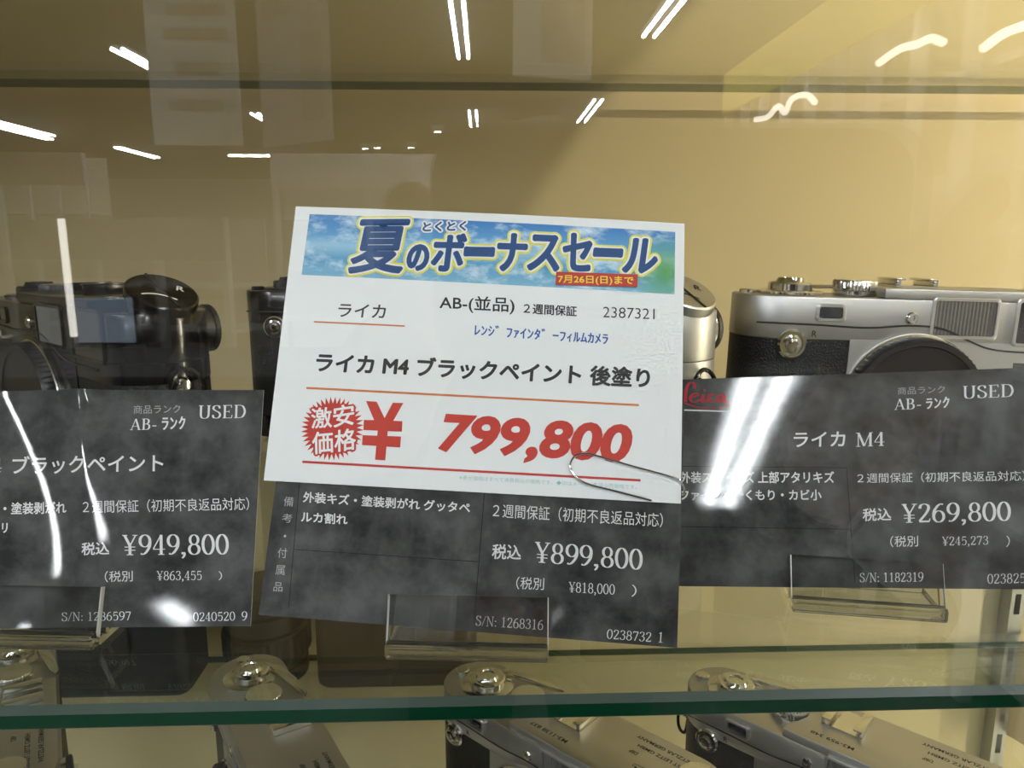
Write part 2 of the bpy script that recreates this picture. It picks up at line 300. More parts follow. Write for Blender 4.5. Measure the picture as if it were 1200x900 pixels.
TEXTS = {
 'white': [
  ('g', 'k', 'ライカ', 14.54, 43.63, 12.49, 0.11, 0.14, 3.62),
  ('g', 'k', 'AB-(並品)', 41.27, 46.31, 19.65, 0.16, -0.14, 4.54),
  ('g', 'k', '２週間保証', 63.37, 46.9, 13.83, -0.13, -0.05, 2.77),
  ('l', 'k', '2387321', 84.07, 46.91, 13.43, 0.16, 0.0, 2.87),
  ('g', 'b', 'ﾚﾝｼﾞ ﾌｧｲﾝﾀﾞ ｰﾌｨﾙﾑｶﾒﾗ', 50.91, 40.35, 34.67, -0.66, -0.0, 3.05),
  ('B', 'k', 'ライカ M4 ブラックペイント 後塗り', 10.21, 28.69, 86.22, 0.22, 0.16, 5.04),
  ('N', 'r', '799,800', 42.67, 8.21, 48.37, -0.41, 2.35, 11.23),
  ('l', 't', '※表示価格はすべて消費税込の価格です。◆印はメーカー希望小売価格です。', 49.56, 2.88, 44.44, 0.0, -0.08, 1.13),
  ('g', 'y', '7月26日(日)まで', 72.03, 55.23, 19.74, 0.59, -0.11, 2.45),
  ('o', 'n', 'とくとく', 35.25, 68.05, 11.45, 0.79, 0.03, 2.58),
  ('O', 'n', '夏', 16.33, 55.82, 13.99, 0.68, 1.69, 14.58),
  ('O', 'n', 'の', 31.8, 57.29, 5.19, 0.16, 0.32, 6.73),
  ('O', 'n', 'ボ', 38.27, 57.46, 8.27, 0.21, 0.48, 10.02),
  ('O', 'n', 'ー', 46.98, 61.95, 7.47, 0.22, 0.04, 2.07),
  ('O', 'n', 'ナ', 55.59, 58.31, 7.34, 0.07, 0.32, 9.99),
  ('O', 'n', 'ス', 63.86, 58.85, 7.92, 0.05, 0.38, 9.46),
  ('O', 'n', 'セ', 73.2, 59.36, 7.13, -0.03, -0.06, 9.86),
  ('O', 'n', 'ー', 81.18, 63.6, 7.14, 0.11, 0.16, 1.87),
  ('O', 'n', 'ル', 88.88, 59.6, 8.4, 0.08, 0.97, 9.12),
  ('S', 'w', '激', 10.87, 13.75, 5.09, 0.67, -0.68, 5.14),
  ('S', 'w', '安', 16.41, 14.35, 5.19, 1.03, -0.55, 5.42),
  ('S', 'w', '価', 11.79, 7.24, 5.14, 0.71, -0.72, 5.51),
  ('S', 'w', '格', 17.36, 8.06, 5.28, 1.07, -0.55, 5.44),
 ],
 'M': [
  ('h', 'g', '備', 2.66, 26.63, 2.46, -0.01, -0.03, 2.4),
  ('h', 'g', '考', 2.82, 22.6, 2.54, 0.0, -0.1, 2.19),
  ('h', 'g', '・', 3.77, 18.93, 0.65, 0.05, -0.08, 0.63),
  ('h', 'g', '付', 2.85, 13.89, 2.32, 0.08, -0.14, 2.42),
  ('h', 'g', '属', 2.84, 9.77, 2.31, 0.08, -0.12, 2.31),
  ('h', 'g', '品', 2.91, 5.78, 2.21, 0.08, -0.11, 2.21),
  ('g', 'w', '外装キズ・塗装剥がれ グッタペ', 7.51, 27.9, 42.23, 0.3, -0.15, 2.67),
  ('g', 'w', 'ルカ割れ', 7.65, 23.04, 11.71, 0.12, -0.23, 2.55),
  ('h', 'w', '２週間保証（初期不良返品対応）', 55.54, 27.62, 42.31, 0.63, -0.08, 3.47),
  ('g', 'w', '税込', 56.14, 17.55, 7.13, 0.26, -0.09, 3.58),
  ('s', 'w', '¥899,800', 66.66, 16.55, 26.63, 0.11, -0.13, 5.98),
  ('h', 'w', '（税別', 62.59, 10.76, 6.8, 0.24, -0.03, 3.0),
  ('x', 'w', '¥818,000', 75.49, 10.58, 11.28, 0.23, -0.08, 2.89),
  ('h', 'w', '）', 90.81, 11.12, 1.17, 0.0, 0.06, 2.81),
  ('x', 'w', 'S/N: 1268316', 53.42, 1.44, 16.39, 0.2, -0.02, 2.43),
  ('x', 'w', '0238732', 85.27, 0.83, 10.69, 0.04, 0.07, 2.24),
  ('x', 'w', '1', 97.74, 0.93, 0.98, -0.01, 0.09, 2.4),
 ],
 'L': [
  ('h', 'g', '商品ランク', 66.43, 53.44, 12.02, 0.27, -0.2, 2.25),
  ('s', 'w', 'AB-', 65.83, 49.2, 6.75, 0.09, -0.11, 2.98),
  ('g', 'w', 'ﾗﾝｸ', 74.07, 49.28, 5.98, 0.17, -0.27, 3.35),
  ('s', 'w', 'USED', 83.22, 52.17, 12.17, 0.19, -0.1, 3.51),
  ('s', 'w', 'M4', 26.86, 38.35, 6.76, 0.18, -0.46, 3.67),
  ('g', 'w', 'ブラックペイント', 36.17, 37.93, 39.0, 0.49, -0.31, 4.62),
  ('g', 'w', 'ズ・塗装剥がれ', 32.15, 27.67, 19.14, 0.28, -0.37, 3.02),
  ('g', 'w', 'ーリ', 33.82, 23.1, 3.54, 0.13, -0.28, 2.35),
  ('h', 'w', '２週間保証（初期不良返品対応）', 55.67, 27.93, 42.04, 0.67, -0.32, 3.23),
  ('g', 'w', '税込', 56.41, 17.53, 6.94, 0.12, -0.31, 3.09),
  ('s', 'w', '¥949,800', 66.73, 16.53, 26.63, 0.08, -0.54, 6.04),
  ('h', 'w', '（税別', 62.88, 10.91, 6.88, 0.13, -0.25, 2.7),
  ('x', 'w', '¥863,455', 75.71, 10.89, 11.19, -0.01, -0.22, 2.7),
  ('h', 'w', '）', 91.05, 11.21, 0.86, -0.0, -0.15, 2.21),
  ('x', 'w', 'S/N: 1286597', 53.09, 1.52, 17.06, 0.14, -0.23, 2.18),
  ('x', 'w', '0240520', 85.44, 1.26, 10.33, 0.14, -0.16, 2.17),
  ('x', 'w', '9', 97.4, 1.4, 1.35, 0.07, -0.13, 2.16),
 ],
 'R': [
  ('h', 'g', '商品ランク', 69.06, 52.84, 12.35, 0.09, 0.24, 2.17),
  ('s', 'w', 'AB-', 67.63, 48.48, 7.04, 0.04, 0.35, 3.18),
  ('g', 'w', 'ﾗﾝｸ', 75.98, 48.48, 6.05, 0.24, 0.38, 3.16),
  ('s', 'w', 'USED', 85.79, 51.07, 12.91, 0.16, 0.48, 3.67),
  ('g', 'w', 'ライカ', 39.74, 38.56, 13.8, -0.13, 0.51, 4.22),
  ('s', 'w', 'M4', 56.46, 38.27, 7.55, 0.09, 0.4, 3.99),
  ('g', 'w', '外装スレ・キズ 上部アタリキズ', 7.82, 28.72, 41.96, -0.57, 0.16, 3.28),
  ('g', 'w', 'ファインダーくもり・カビ小', 7.59, 23.85, 38.37, -0.38, 0.15, 2.99),
  ('h', 'w', '２週間保証（初期不良返品対応）', 55.82, 28.07, 42.47, 0.06, 0.28, 2.74),
  ('g', 'w', '税込', 56.16, 17.68, 7.29, 0.12, 0.35, 3.4),
  ('s', 'w', '¥269,800', 65.93, 16.19, 27.21, 0.44, 0.69, 6.11),
  ('h', 'w', '（税別', 62.44, 10.72, 7.01, 0.16, 0.32, 2.93),
  ('x', 'w', '¥245,273', 75.38, 10.72, 11.39, 0.24, 0.34, 2.74),
  ('h', 'w', '）', 91.07, 10.73, 0.89, 0.15, 0.42, 2.94),
  ('x', 'w', 'S/N: 1182319', 53.74, 1.42, 15.96, 0.29, 0.25, 2.5),
  ('x', 'w', '023825', 85.23, 1.3, 9.1, 0.3, 0.34, 2.51),
 ],
}
# ------------------------------------------------------------------ the setting: showcase shell and shop
def struct(name, x0, x1, y0, y1, z0, z1, m, bev=0.0):
    b = box(B(), x0, x1, y0, y1, z0+EYE, z1+EYE, bev); return tag(obj(name, b, m), kind='structure')
GL0, GL1 = 109.0, 114.0         # front pane
struct('wall_back', -700, 800, 500, 520, -640, 640, 'wall')
struct('wall_left', -700, -680, 100, 500, -640, 640, 'panel')
struct('wall_right', 780, 800, 100, 500, -640, 640, 'panel')
struct('trim_1', -680, 780, 90, 500, 420, 440, 'panel')          # top of the case
struct('trim_2', -680, 780, 100, 118, 158, 420, 'panel')         # unseen fascia over the pane, added to shade the back wall
struct('trim_3', -680, 780, 110, 500, -640, -440, 'panel')       # plinth
tag(obj('window_1', box(B(), -680, 780, GL0, GL1, EYE-440, EYE+158), 'pane'), kind='structure')
struct('floor', -9000, 5000, -15000, 1500, -EYE-50, -EYE, 'floor')
struct('ceiling', -9000, 5000, -15000, 1500, 1290, 1340, 'ceil')
struct('wall_rear', -9000, 5000, -15100, -15000, -EYE, 1290, 'shop')
struct('wall_west', -9100, -9000, -15000, 1500, -EYE, 1290, 'shop')
struct('wall_east', 5000, 5100, -15000, 1500, -EYE, 1290, 'shop')
struct('wall_front', -9000, 5000, 1500, 1600, -EYE, 1290, 'shop')

# ------------------------------------------------------------------ glass shelves and the upright that carries them
def glass_shelf(name, label, z1, y0, y1, th=5.0):
    b = B(); x0, x1 = -676, 776; ch = 1.5
    prof = [(y0+ch, z1), (y0, z1-ch), (y0, z1-th+.4), (y0+.4, z1-th), (y1-.4, z1-th), (y1, z1-th+.4), (y1, z1-.6), (y1-.6, z1)]
    prism(b, [(y-y0, z-z1) for y, z in prof], x0, x1, axis='x')
    b.normal_update()
    for f in b.faces:
        n = f.normal
        if n.z > .99 or n.z < -.99: f.material_index = 0
        elif abs(n.x) > .9 or abs(n.y) > .99: f.material_index = 1
        else: f.material_index = 2
    o = obj(name, b, ['shelf', 'edge', 'arris']); o.location = W(0, y0, z1)
    return tag(o, label, 'shelf')
glass_shelf('glass_shelf', 'clear glass shelf with thick green front edge carrying the price cards', -97, 145.5, 484)
glass_shelf('glass_shelf', 'upper glass shelf above the cameras, rear edge a thin green line', 100, 150, 488)
glass_shelf('glass_shelf', 'lower glass shelf under the tilted silver cameras', -283, 130, 482)
r = thing('shelf_upright', 'slotted metal shelf upright on the beige back board at far right', 'upright', (387, 500, -440))
b = B(); box(b, -5.2, -4, -11, 0, 0, 855); box(b, 4, 5.2, -11, 0, 0, 855); box(b, -4, 4, -3, 0, 0, 855)
zc = 0
while zc < 840:                      # front web between the slots
    box(b, -4, 4, -11, -9.5, zc, zc+22, mi=0); zc += 38
for zc in range(0, 840, 38): box(b, -4, -2.2, -11, -9.5, zc+22, zc+38); box(b, 2.2, 4, -11, -9.5, zc+22, zc+38)
obj('channel', b, 'zinc', r)
b = B(); box(b, -3.8, 3.8, -3.6, -3.1, 2, 850); obj('slot_row', b, 'dark', r)
# bracket arm under the lower shelf
r = thing('shelf_bracket', 'cream shelf bracket arm hooked on the slotted metal upright', 'bracket', (393.6, 499, -288.5))
b = B(); prism(b, [(0, 0), (-36, 0), (-36, -66), (-35, -69.5), (-32, -71), (0, -79)], -1.2, 1.2, axis='x', bev=0.4); obj('arm', b, 'cream', r)
b = B(); box(b, -1.7, 1.7, -37.6, -35.8, -66, -1, bev=.5); obj('front_lip', b, 'bright', r)

# ------------------------------------------------------------------ cards
def ease(U, a, b): return U if U < a else a+b*math.tanh((U-a)/b)
def bend_right(u, v):
    return 0.8*(v/59.0)**2*((u-72)/62.0)**2*(1 if u < 72 else .35)
def bend_left(u, v):
    U = -ease(-ease((u-50)/50, .02, .1), .42, .2); V = (v-30)/30
    t = max(0, min(1, (u-50)/10)); g = 1-t*t*(3-2*t)
    x = max(u-52, 0)
    return g*(8.59*U*V+1.47*V*V+4.12*U*V*V+2.52*U*U*V+.93*V**3)+12.14*U*U-.06*(x-6*math.tanh(x/6))
def bend_white(u, v): return 1.0*(v/74.0)**2*(1-((u-52)/52.0)**2)
def flat(u, v): return 0.0
def card(name, label, pose, w, h, bend, mats, th=0.3, group=None):
    r = thing(name, label, 'price card', pose[1], group=group)
    a, bz, c = pose[0]
    M3 = Matrix.Rotation(bz, 3, 'Z') @ Matrix.Rotation(a, 3, 'X') @ Matrix.Rotation(c, 3, 'Y')
    r.rotation_euler = M3.to_euler()
    b = B(); nu, nv = (2, 2) if bend is flat else (72, 44)
    F = [[b.verts.new((w*i/nu, -bend(w*i/nu, h*j/nv), h*j/nv)) for j in range(nv+1)] for i in range(nu+1)]
    K = [[b.verts.new(p.co+Vector((0, th, 0))) for p in col] for col in F]
    for i in range(nu):
        for j in range(nv):
            b.faces.new((F[i][j], F[i+1][j], F[i+1][j+1], F[i][j+1])).material_index = 0
            b.faces.new((K[i][j], K[i][j+1], K[i+1][j+1], K[i+1][j])).material_index = 1
    for i in range(nu):
        b.faces.new((F[i][0], K[i][0], K[i+1][0], F[i+1][0])).material_index = 2
        b.faces.new((F[i][nv], F[i+1][nv], K[i+1][nv], K[i][nv])).material_index = 2
    for j in range(nv):
        b.faces.new((F[0][j], F[0][j+1], K[0][j+1], K[0][j])).material_index = 2
        b.faces.new((F[nu][j], K[nu][j], K[nu][j+1], F[nu][j+1])).material_index = 2
    o = obj('card_sheet', b, mats, r); 
    for p in o.data.polygons: p.use_smooth = (p.material_index < 2)
    o.data.set_sharp_from_angle(angle=math.radians(40))
    return r
def printed(name, root, bend, pieces, label=None):
    # pieces: (points in mm on the card, faces, ink, height above the sheet)
    b = B(); inks = []
    for V, Fc, ink, lay in pieces:
        if ink not in inks: inks.append(ink)
        vs = [b.verts.new((p[0], p[1], lay+(p[2] if len(p) > 2 else 0))) for p in V]
        for f in Fc:
            try: b.faces.new([vs[i] for i in f]).material_index = inks.index(ink)
            except ValueError: pass
    if bend is not flat:
        for ax, step, lim in ((0, 4, 108), (1, 4, 78)):
            k = step
            while k < lim:
                co = [0, 0, 0]; no = [0, 0, 0]; co[ax] = k; no[ax] = 1
                bmesh.ops.bisect_plane(b, geom=b.verts[:]+b.edges[:]+b.faces[:], plane_co=co, plane_no=no); k += step
    uv = b.loops.layers.uv.new('UVMap')
    us = [v.co.x for v in b.verts]; vz = [v.co.y for v in b.verts]; u0, u1, v0, v1 = min(us), max(us), min(vz), max(vz)
    for f in b.faces:
        for l in f.loops: l[uv].uv = ((l.vert.co.x-u0)/max(1e-6, u1-u0), (l.vert.co.y-v0)/max(1e-6, v1-v0))
    for v in b.verts:
        u, h, lay = v.co; v.co = Vector((u, -bend(u, h)-lay, h))
    b.normal_update()
    for f in b.faces:
        if f.normal.y > 0: f.normal_flip()
    o = obj(name, b, inks, root)
    for p in o.data.polygons: p.use_smooth = bend is not flat
    if label: o['label'] = label
    return o
def place(it, lay=0.06, ink=None):
    st, ik, s, ou, ov, au, av, bu, bv = it
    V, Fc = lettering(st, s)
    p = ([(ou+a*au+c*bu, ov+a*av+c*bv, h) for a, c, h in V], Fc, ink or ik, lay)
    return spread(p, FAT[st], ink or ik, lay, 8) if st in FAT else p
def spread(p, rad, ink, lay, n=14):
    V, Fc, _, _ = p; VV, FF = [], []
    for k in range(n):
        a = 2*math.pi*k/n; base = len(VV)
        VV += [(q[0]+rad*math.cos(a), q[1]+rad*math.sin(a), (q[2] if len(q) > 2 else 0)+.003*k) for q in V]; FF += [tuple(i+base for i in f) for f in Fc]
    return (VV, FF, ink, lay)
def place_thin(t): return place(('g',)+t[1:]) if t[0] != 'S' else place(('h',)+t[1:])
def quad(u0, v0, u1, v1, ink, lay=0.05): return ([(u0, v0), (u1, v0), (u1, v1), (u0, v1)], [(0, 1, 2, 3)], ink, lay)
def stroke(a, b_, wd, ink, lay=0.05):
    d = math.hypot(b_[0]-a[0], b_[1]-a[1]); nx, ny = -(b_[1]-a[1])/d*wd/2, (b_[0]-a[0])/d*wd/2
    return ([(a[0]-nx, a[1]-ny), (b_[0]-nx, b_[1]-ny), (b_[0]+nx, b_[1]+ny), (a[0]+nx, a[1]+ny)], [(0, 1, 2, 3)], ink, lay)

# sale card (white paper) --------------------------------------------------------
T = TEXTS['white']
root = card('sale_card', 'white paper sale price card with blue banner clipped over middle black card', CARD_POSE['white'], 105, 74, bend_white, ['paper', 'paper', 'paper'], th=0.25)
tx = {t[2]: t for t in T}
bw = bend_white
printed('sale_banner', root, bw, [([(4.05, 71.9), (3.7, 54.7), (102.6, 54.2), (102.55, 71.5)], [(0, 1, 2, 3)], 'banner', .04)], 'blue sea photograph banner')
head = [t for t in T if t[0] in 'Oo']
hp = []
for t in head:
    p = place(t, .26, 'n')
    if t[0] == 'O': q = place_thin(t); hp += [spread(q, 1.3, 'halo', .08, 18), spread(q, .8, 'p', .18, 14)]
    else: q = place_thin(t); hp += [spread(q, .5, 'p', .18)]
    hp.append(p)
hp += [([(27.3, 68.6), (26.4, 70.9), (27.6, 69.3)], [(0, 1, 2)], 'halo', .17), ([(40.9, 69.0), (43.6, 71.0), (42.6, 69.2)], [(0, 1, 2)], 'halo', .17)]
printed('banner_headline', root, bw, hp, 'navy headline lettering with white and yellow outline')
printed('date_label', root, bw, [([(71.35, 58.6), (71.3, 55.0), (92.8, 55.5), (92.85, 59.0)], [(0, 1, 2, 3)], 'redl', .31), place(tx['7月26日(日)まで'], .35)], 'red strip with yellow date')
printed('printed_text', root, bw, [place(t) for t in T if t[0] in 'glB' and t[1] in 'kbt'], 'black, blue and pale teal print')
printed('rule_lines', root, bw, [quad(8.4, 41.75, 32.5, 42.15, 'orange'), quad(8.3, 23.95, 94, 24.5, 'orange'), quad(9.3, 4.9, 94.9, 5.5, 'r')], 'orange and red rules')
st = []; N = 40
for k in range(N*2):
    a = math.pi*k/N; q = (abs(math.cos(a))**4+abs(math.sin(a))**4)**-.25
    rr = (8.1 if k % 2 == 0 else 6.3)*(0.9+0.1*q); st.append((16.1+rr*math.cos(a), 14.1+rr*math.sin(a)*1.02))
burst = (st+[(16.1, 14.1)], [(k, (k+1) % (2*N), 2*N) for k in range(2*N)], 'r', .05)
kz = []
for t in T:
    if t[0] == 'S': p = place(t, .14, 'p'); kz += [spread(place_thin(t), .6, 'r', .08, 12), p]
printed('starburst_mark', root, bw, [burst]+kz, 'red spiky starburst with white characters')
yen = [(24.1, 21.63), (26.89, 21.6), (29.3, 16.94), (31.05, 21.55), (33.79, 21.61), (31.72, 16.89), (33.91, 16.92), (34.01, 14.2), (30.73, 14.15), (30.75, 12.93), (33.9, 12.96), (33.91, 10.17), (30.4, 10.2), (30.4, 6.7), (27.8, 6.7), (27.8, 10.25), (24.15, 10.26), (24.05, 12.79), (28.1, 12.88), (28.1, 14.15), (24.14, 14.11), (23.98, 16.74), (26.75, 16.76)]
# the mark as convex pieces: two arms, two bars, stem
def poly(pts, ink, lay=.05): return (pts, [tuple(range(len(pts)))], ink, lay)
printed('price_figures', root, bw, [poly([(24.1, 21.63), (27.6, 15.0), (30.7, 15.0), (26.89, 21.6)][::-1], 'r'), poly([(31.05, 21.55), (33.79, 21.61), (30.7, 15.0), (28.2, 15.0)], 'r', .055),
    poly([(24.0, 16.74), (24.14, 14.11), (34.01, 14.2), (33.91, 16.92)], 'r', .06), poly([(24.05, 12.79), (24.15, 10.26), (33.91, 10.17), (33.9, 12.96)], 'r', .065), poly([(27.8, 15), (27.8, 6.7), (30.4, 6.7), (30.4, 15)], 'r', .07),
    place(tx['799,800'], .06)], 'large red price')

# three black marbled price cards ------------------------------------------------
def fold(name, key): return [t for t in TEXTS[key]]
def black_card(key, label, w, h, bend, extra=()):
    root = card('price_card', label, CARD_POSE[key], w, h, bend, ['card', 'cardback', 'cardedge'], th=0.35, group='black marbled price cards')
    T = TEXTS[key]
    price = [t for t in T if t[0] == 's' and '¥' in t[2]]
    printed('price_figures', root, bend, [place(t) for t in price])
    col = [t for t in T if t[2] in '備考・付属品']
    if col: printed('column_heading', root, bend, [place(t) for t in col], 'grey vertical heading')
    printed('printed_text', root, bend, [place(t) for t in T if t not in price and t not in col], 'white and grey lettering')
    for nm, pcs, lb in extra: printed(nm, root, bend, pcs, lb)
    return root
rules_M = [stroke((6.0, 33), (7.2, 2), .18, 'line'), stroke((6.9, 16.2), (52.7, 16.6), .18, 'line'), stroke((53, 34), (53, 2), .18, 'line')]
rules_R = [stroke((8, 33.6), (53.5, 32.4), .18, 'line'), stroke((7.2, 16.4), (52.9, 15.5), .18, 'line'), stroke((53.4, 32.5), (52.5, 1.4), .18, 'line')]
LOGO = [(p_, w_*1.35) for p_, w_ in [([(425, 310), (420, 250), (385, 228), (340, 250), (303, 330), (288, 420), (284, 500)], 34), ([(262, 510), (340, 540), (450, 572), (600, 582), (750, 577), (908, 552)], 22),
        ([(345, 445), (400, 430), (465, 402), (440, 378), (395, 392), (355, 440), (375, 490), (430, 500), (490, 470)], 34), ([(545, 400), (530, 450), (525, 488), (555, 500), (595, 470)], 40),
        ([(700, 405), (660, 388), (625, 420), (620, 465), (655, 500), (710, 480)], 36), ([(825, 402), (785, 398), (748, 432), (745, 480), (775, 500), (812, 460), (836, 405), (838, 480), (862, 510), (905, 500)], 34)]]
def logo_pieces(fn, ink, lay, sc_=.0202):
    out = []
    for p, wd in LOGO:
        V, Fc = [], []; ribbon(V, Fc, [fn(*q) for q in spl(*p)], wd*sc_, 13*sc_); out.append((V, Fc, ink, lay))
    V = [fn(565+17*math.cos(a*math.pi/6), 335+17*math.sin(a*math.pi/6)) for a in range(12)]; out.append((V, [tuple(range(12))], ink, lay))
    return out
fl = lambda X, Y: (10.01+.0202*(X-265), 50.39-.0216*(Y-600)-.0006*(X-265))
black_card('L', 'black marbled price card reading ¥949,800, in the acrylic holder at far left', 99.6, 59.8, bend_left)
black_card('M', 'black marbled price card reading ¥899,800, half hidden under the white sale card', 102.3, 59.5, flat, [('rule_lines', rules_M, None)])
black_card('R', 'black marbled price card reading ¥269,800, curling in front of the silver camera', 103.5, 59.4, bend_right, [('rule_lines', rules_R, None),
    ('red_logo', logo_pieces(fl, 'leicared', .06), 'red script logo'), ('logo_rule', [stroke((3.5, 50.5), (23.1, 49.35), .42, 'w')], None)])

# paper clip on the sale card
r = thing('paper_clip', 'silver wire paper clip on the lower right corner of the white sale card', 'paper clip', CARD_POSE['white'][1])
a, bz, c = CARD_POSE['white'][0]; r.rotation_euler = (Matrix.Rotation(bz, 3, 'Z') @ Matrix.Rotation(a, 3, 'X') @ Matrix.Rotation(c, 3, 'Y')).to_euler()
pp = [(97.66, -.42, .38), (90, -.42, 1.95), (81.85, -.42, 3.52), (78.89, -.42, 5.0), (77.49, -.42, 6.7), (77.19, -.42, 8.47), (78.23, -.42, 10.32), (80.22, -.42, 11.1), (82.47, -.42, 11.0), (92, -.42, 8.8), (103.07, -.42, 6.32), (105.0, -.4, 5.1), (105.85, 0, 3.6), (105.9, .7, 2.7), (105.4, 1.35, 2.2), (100, 1.55, 2.6), (86, 1.55, 5.6)]
obj('wire', tube(B(), smooth_path(pp, 6), .27, 10), 'steel', r, smooth=True)

# ------------------------------------------------------------------ acrylic card holders
def card_holder(label, x, y, yaw, lean, w=39.0):
    r = thing('card_holder', label, 'card holder', (x, y, -97), (0, 0, math.radians(yaw)), 'clear acrylic card holders')
    s, c = math.sin(lean), math.cos(lean)
    def P(d, t): return (d*c+t*s, 2.6-d*s+t*c)      # d: across the slot, t: up along the card
    b = B()
    lip = [P(-2.3, -.9), P(-.6, -.9), P(-.6, 11.3), P(-2.3, 11.3)]
    prism(b, lip, -w/2, w/2, axis='x', bev=0.25)
    b.normal_update()
    for f in b.faces: f.material_index = 0 if f.calc_area() > 200 else 1
    obj('front_lip', b, ['acrylic', 'acr_rim'], r)
    b = B(); back = [P(1.5, -.5), P(2.9, -.5), P(2.9, 18), P(1.5, 18)]; prism(b, back, -w/2, w/2, axis='x', bev=0.2)
    b.normal_update()
    for f in b.faces: f.material_index = 0 if f.calc_area() > 200 else 1
    obj('back_rest', b, ['acrylic', 'acr_edge'], r)
    b = B(); box(b, -w/2, w/2, -1.2, 14, 0, 2.0, bev=.3); box(b, -w/2, w/2, -4.2, -1.0, 0, 4.0, bev=.8)
    b.normal_update()
    for f in b.faces: f.material_index = 0 if abs(f.normal.z) > .9 and f.calc_area() > 200 else 1
    obj('foot', b, ['acrylic', 'acr_edge'], r)
card_holder('clear acrylic card holder under the middle black price card', -5, 164.4, -4.5, .373)
card_holder('clear acrylic card holder under the right hand curling price card', 101.5, 181.6, -11, .42)
card_holder('clear acrylic card holder under the left black price card', -115, 173.6, -4, .36)

# ------------------------------------------------------------------ rangefinder cameras
def stadium(x0, x1, y0, y1, n=14, flat_left=False, flat_right=False):
    r = (y1-y0)/2; cy = (y0+y1)/2; o = []
    if flat_right: o += [(x1, y0), (x1, y1)]
    else: o += [(x1-r+r*math.sin(math.pi*i/n), cy-r*math.cos(math.pi*i/n)) for i in range(n+1)]
    if flat_left: o += [(x0, y1), (x0, y0)]
    else: o += [(x0+r-r*math.sin(math.pi*i/n), cy+r*math.cos(math.pi*i/n)) for i in range(n+1)]
    return o
def ring_frame(bm, x0, x1, z0, z1, t, y0, y1, r=1.0, mi=0):
    o = rrect(x0, x1, z0, z1, r); i_ = rrect(x0+t, x1-t, z0+t, z1-t, max(.2, r-.5)); n = len(o)
    L = [[bm.verts.new((p[0], y, p[1])) for p in ps] for ps, y in ((o, y1), (o, y0+.25), ([(a+(b[0]-a)*.25, c_+(b[1]-c_)*.25) for (a, c_), b in zip(o, i_)], y0), (i_, y0), (i_, y1))]
    fs = []
    for a, b in zip(L[:-1], L[1:]):
        for k in range(n): fs.append(bm.faces.new((a[k], a[(k+1) % n], b[(k+1) % n], b[k])))
    for f in fs: f.material_index = mi
    bmesh.ops.recalc_face_normals(bm, faces=fs)
def flat_text(bm, V, Fc, fn):
    vs = [bm.verts.new(fn(p[0], p[1])) for p in V]
    for f in Fc:
        try: bm.faces.new([vs[i] for i in f])
        except ValueError: pass
def seam_line():
    V, Fc = [], []; ribbon(V, Fc, spl((4, 64), (25, 63.6), (45, 63), (60, 64.2), (72, 63.4), (82, 59.4), (90, 56.6), (100, 55.6), (118, 55.4)), .7, .7); return V, Fc
CX0, CY0 = 69.0, 16.75      # base centre of the body in its own millimetres
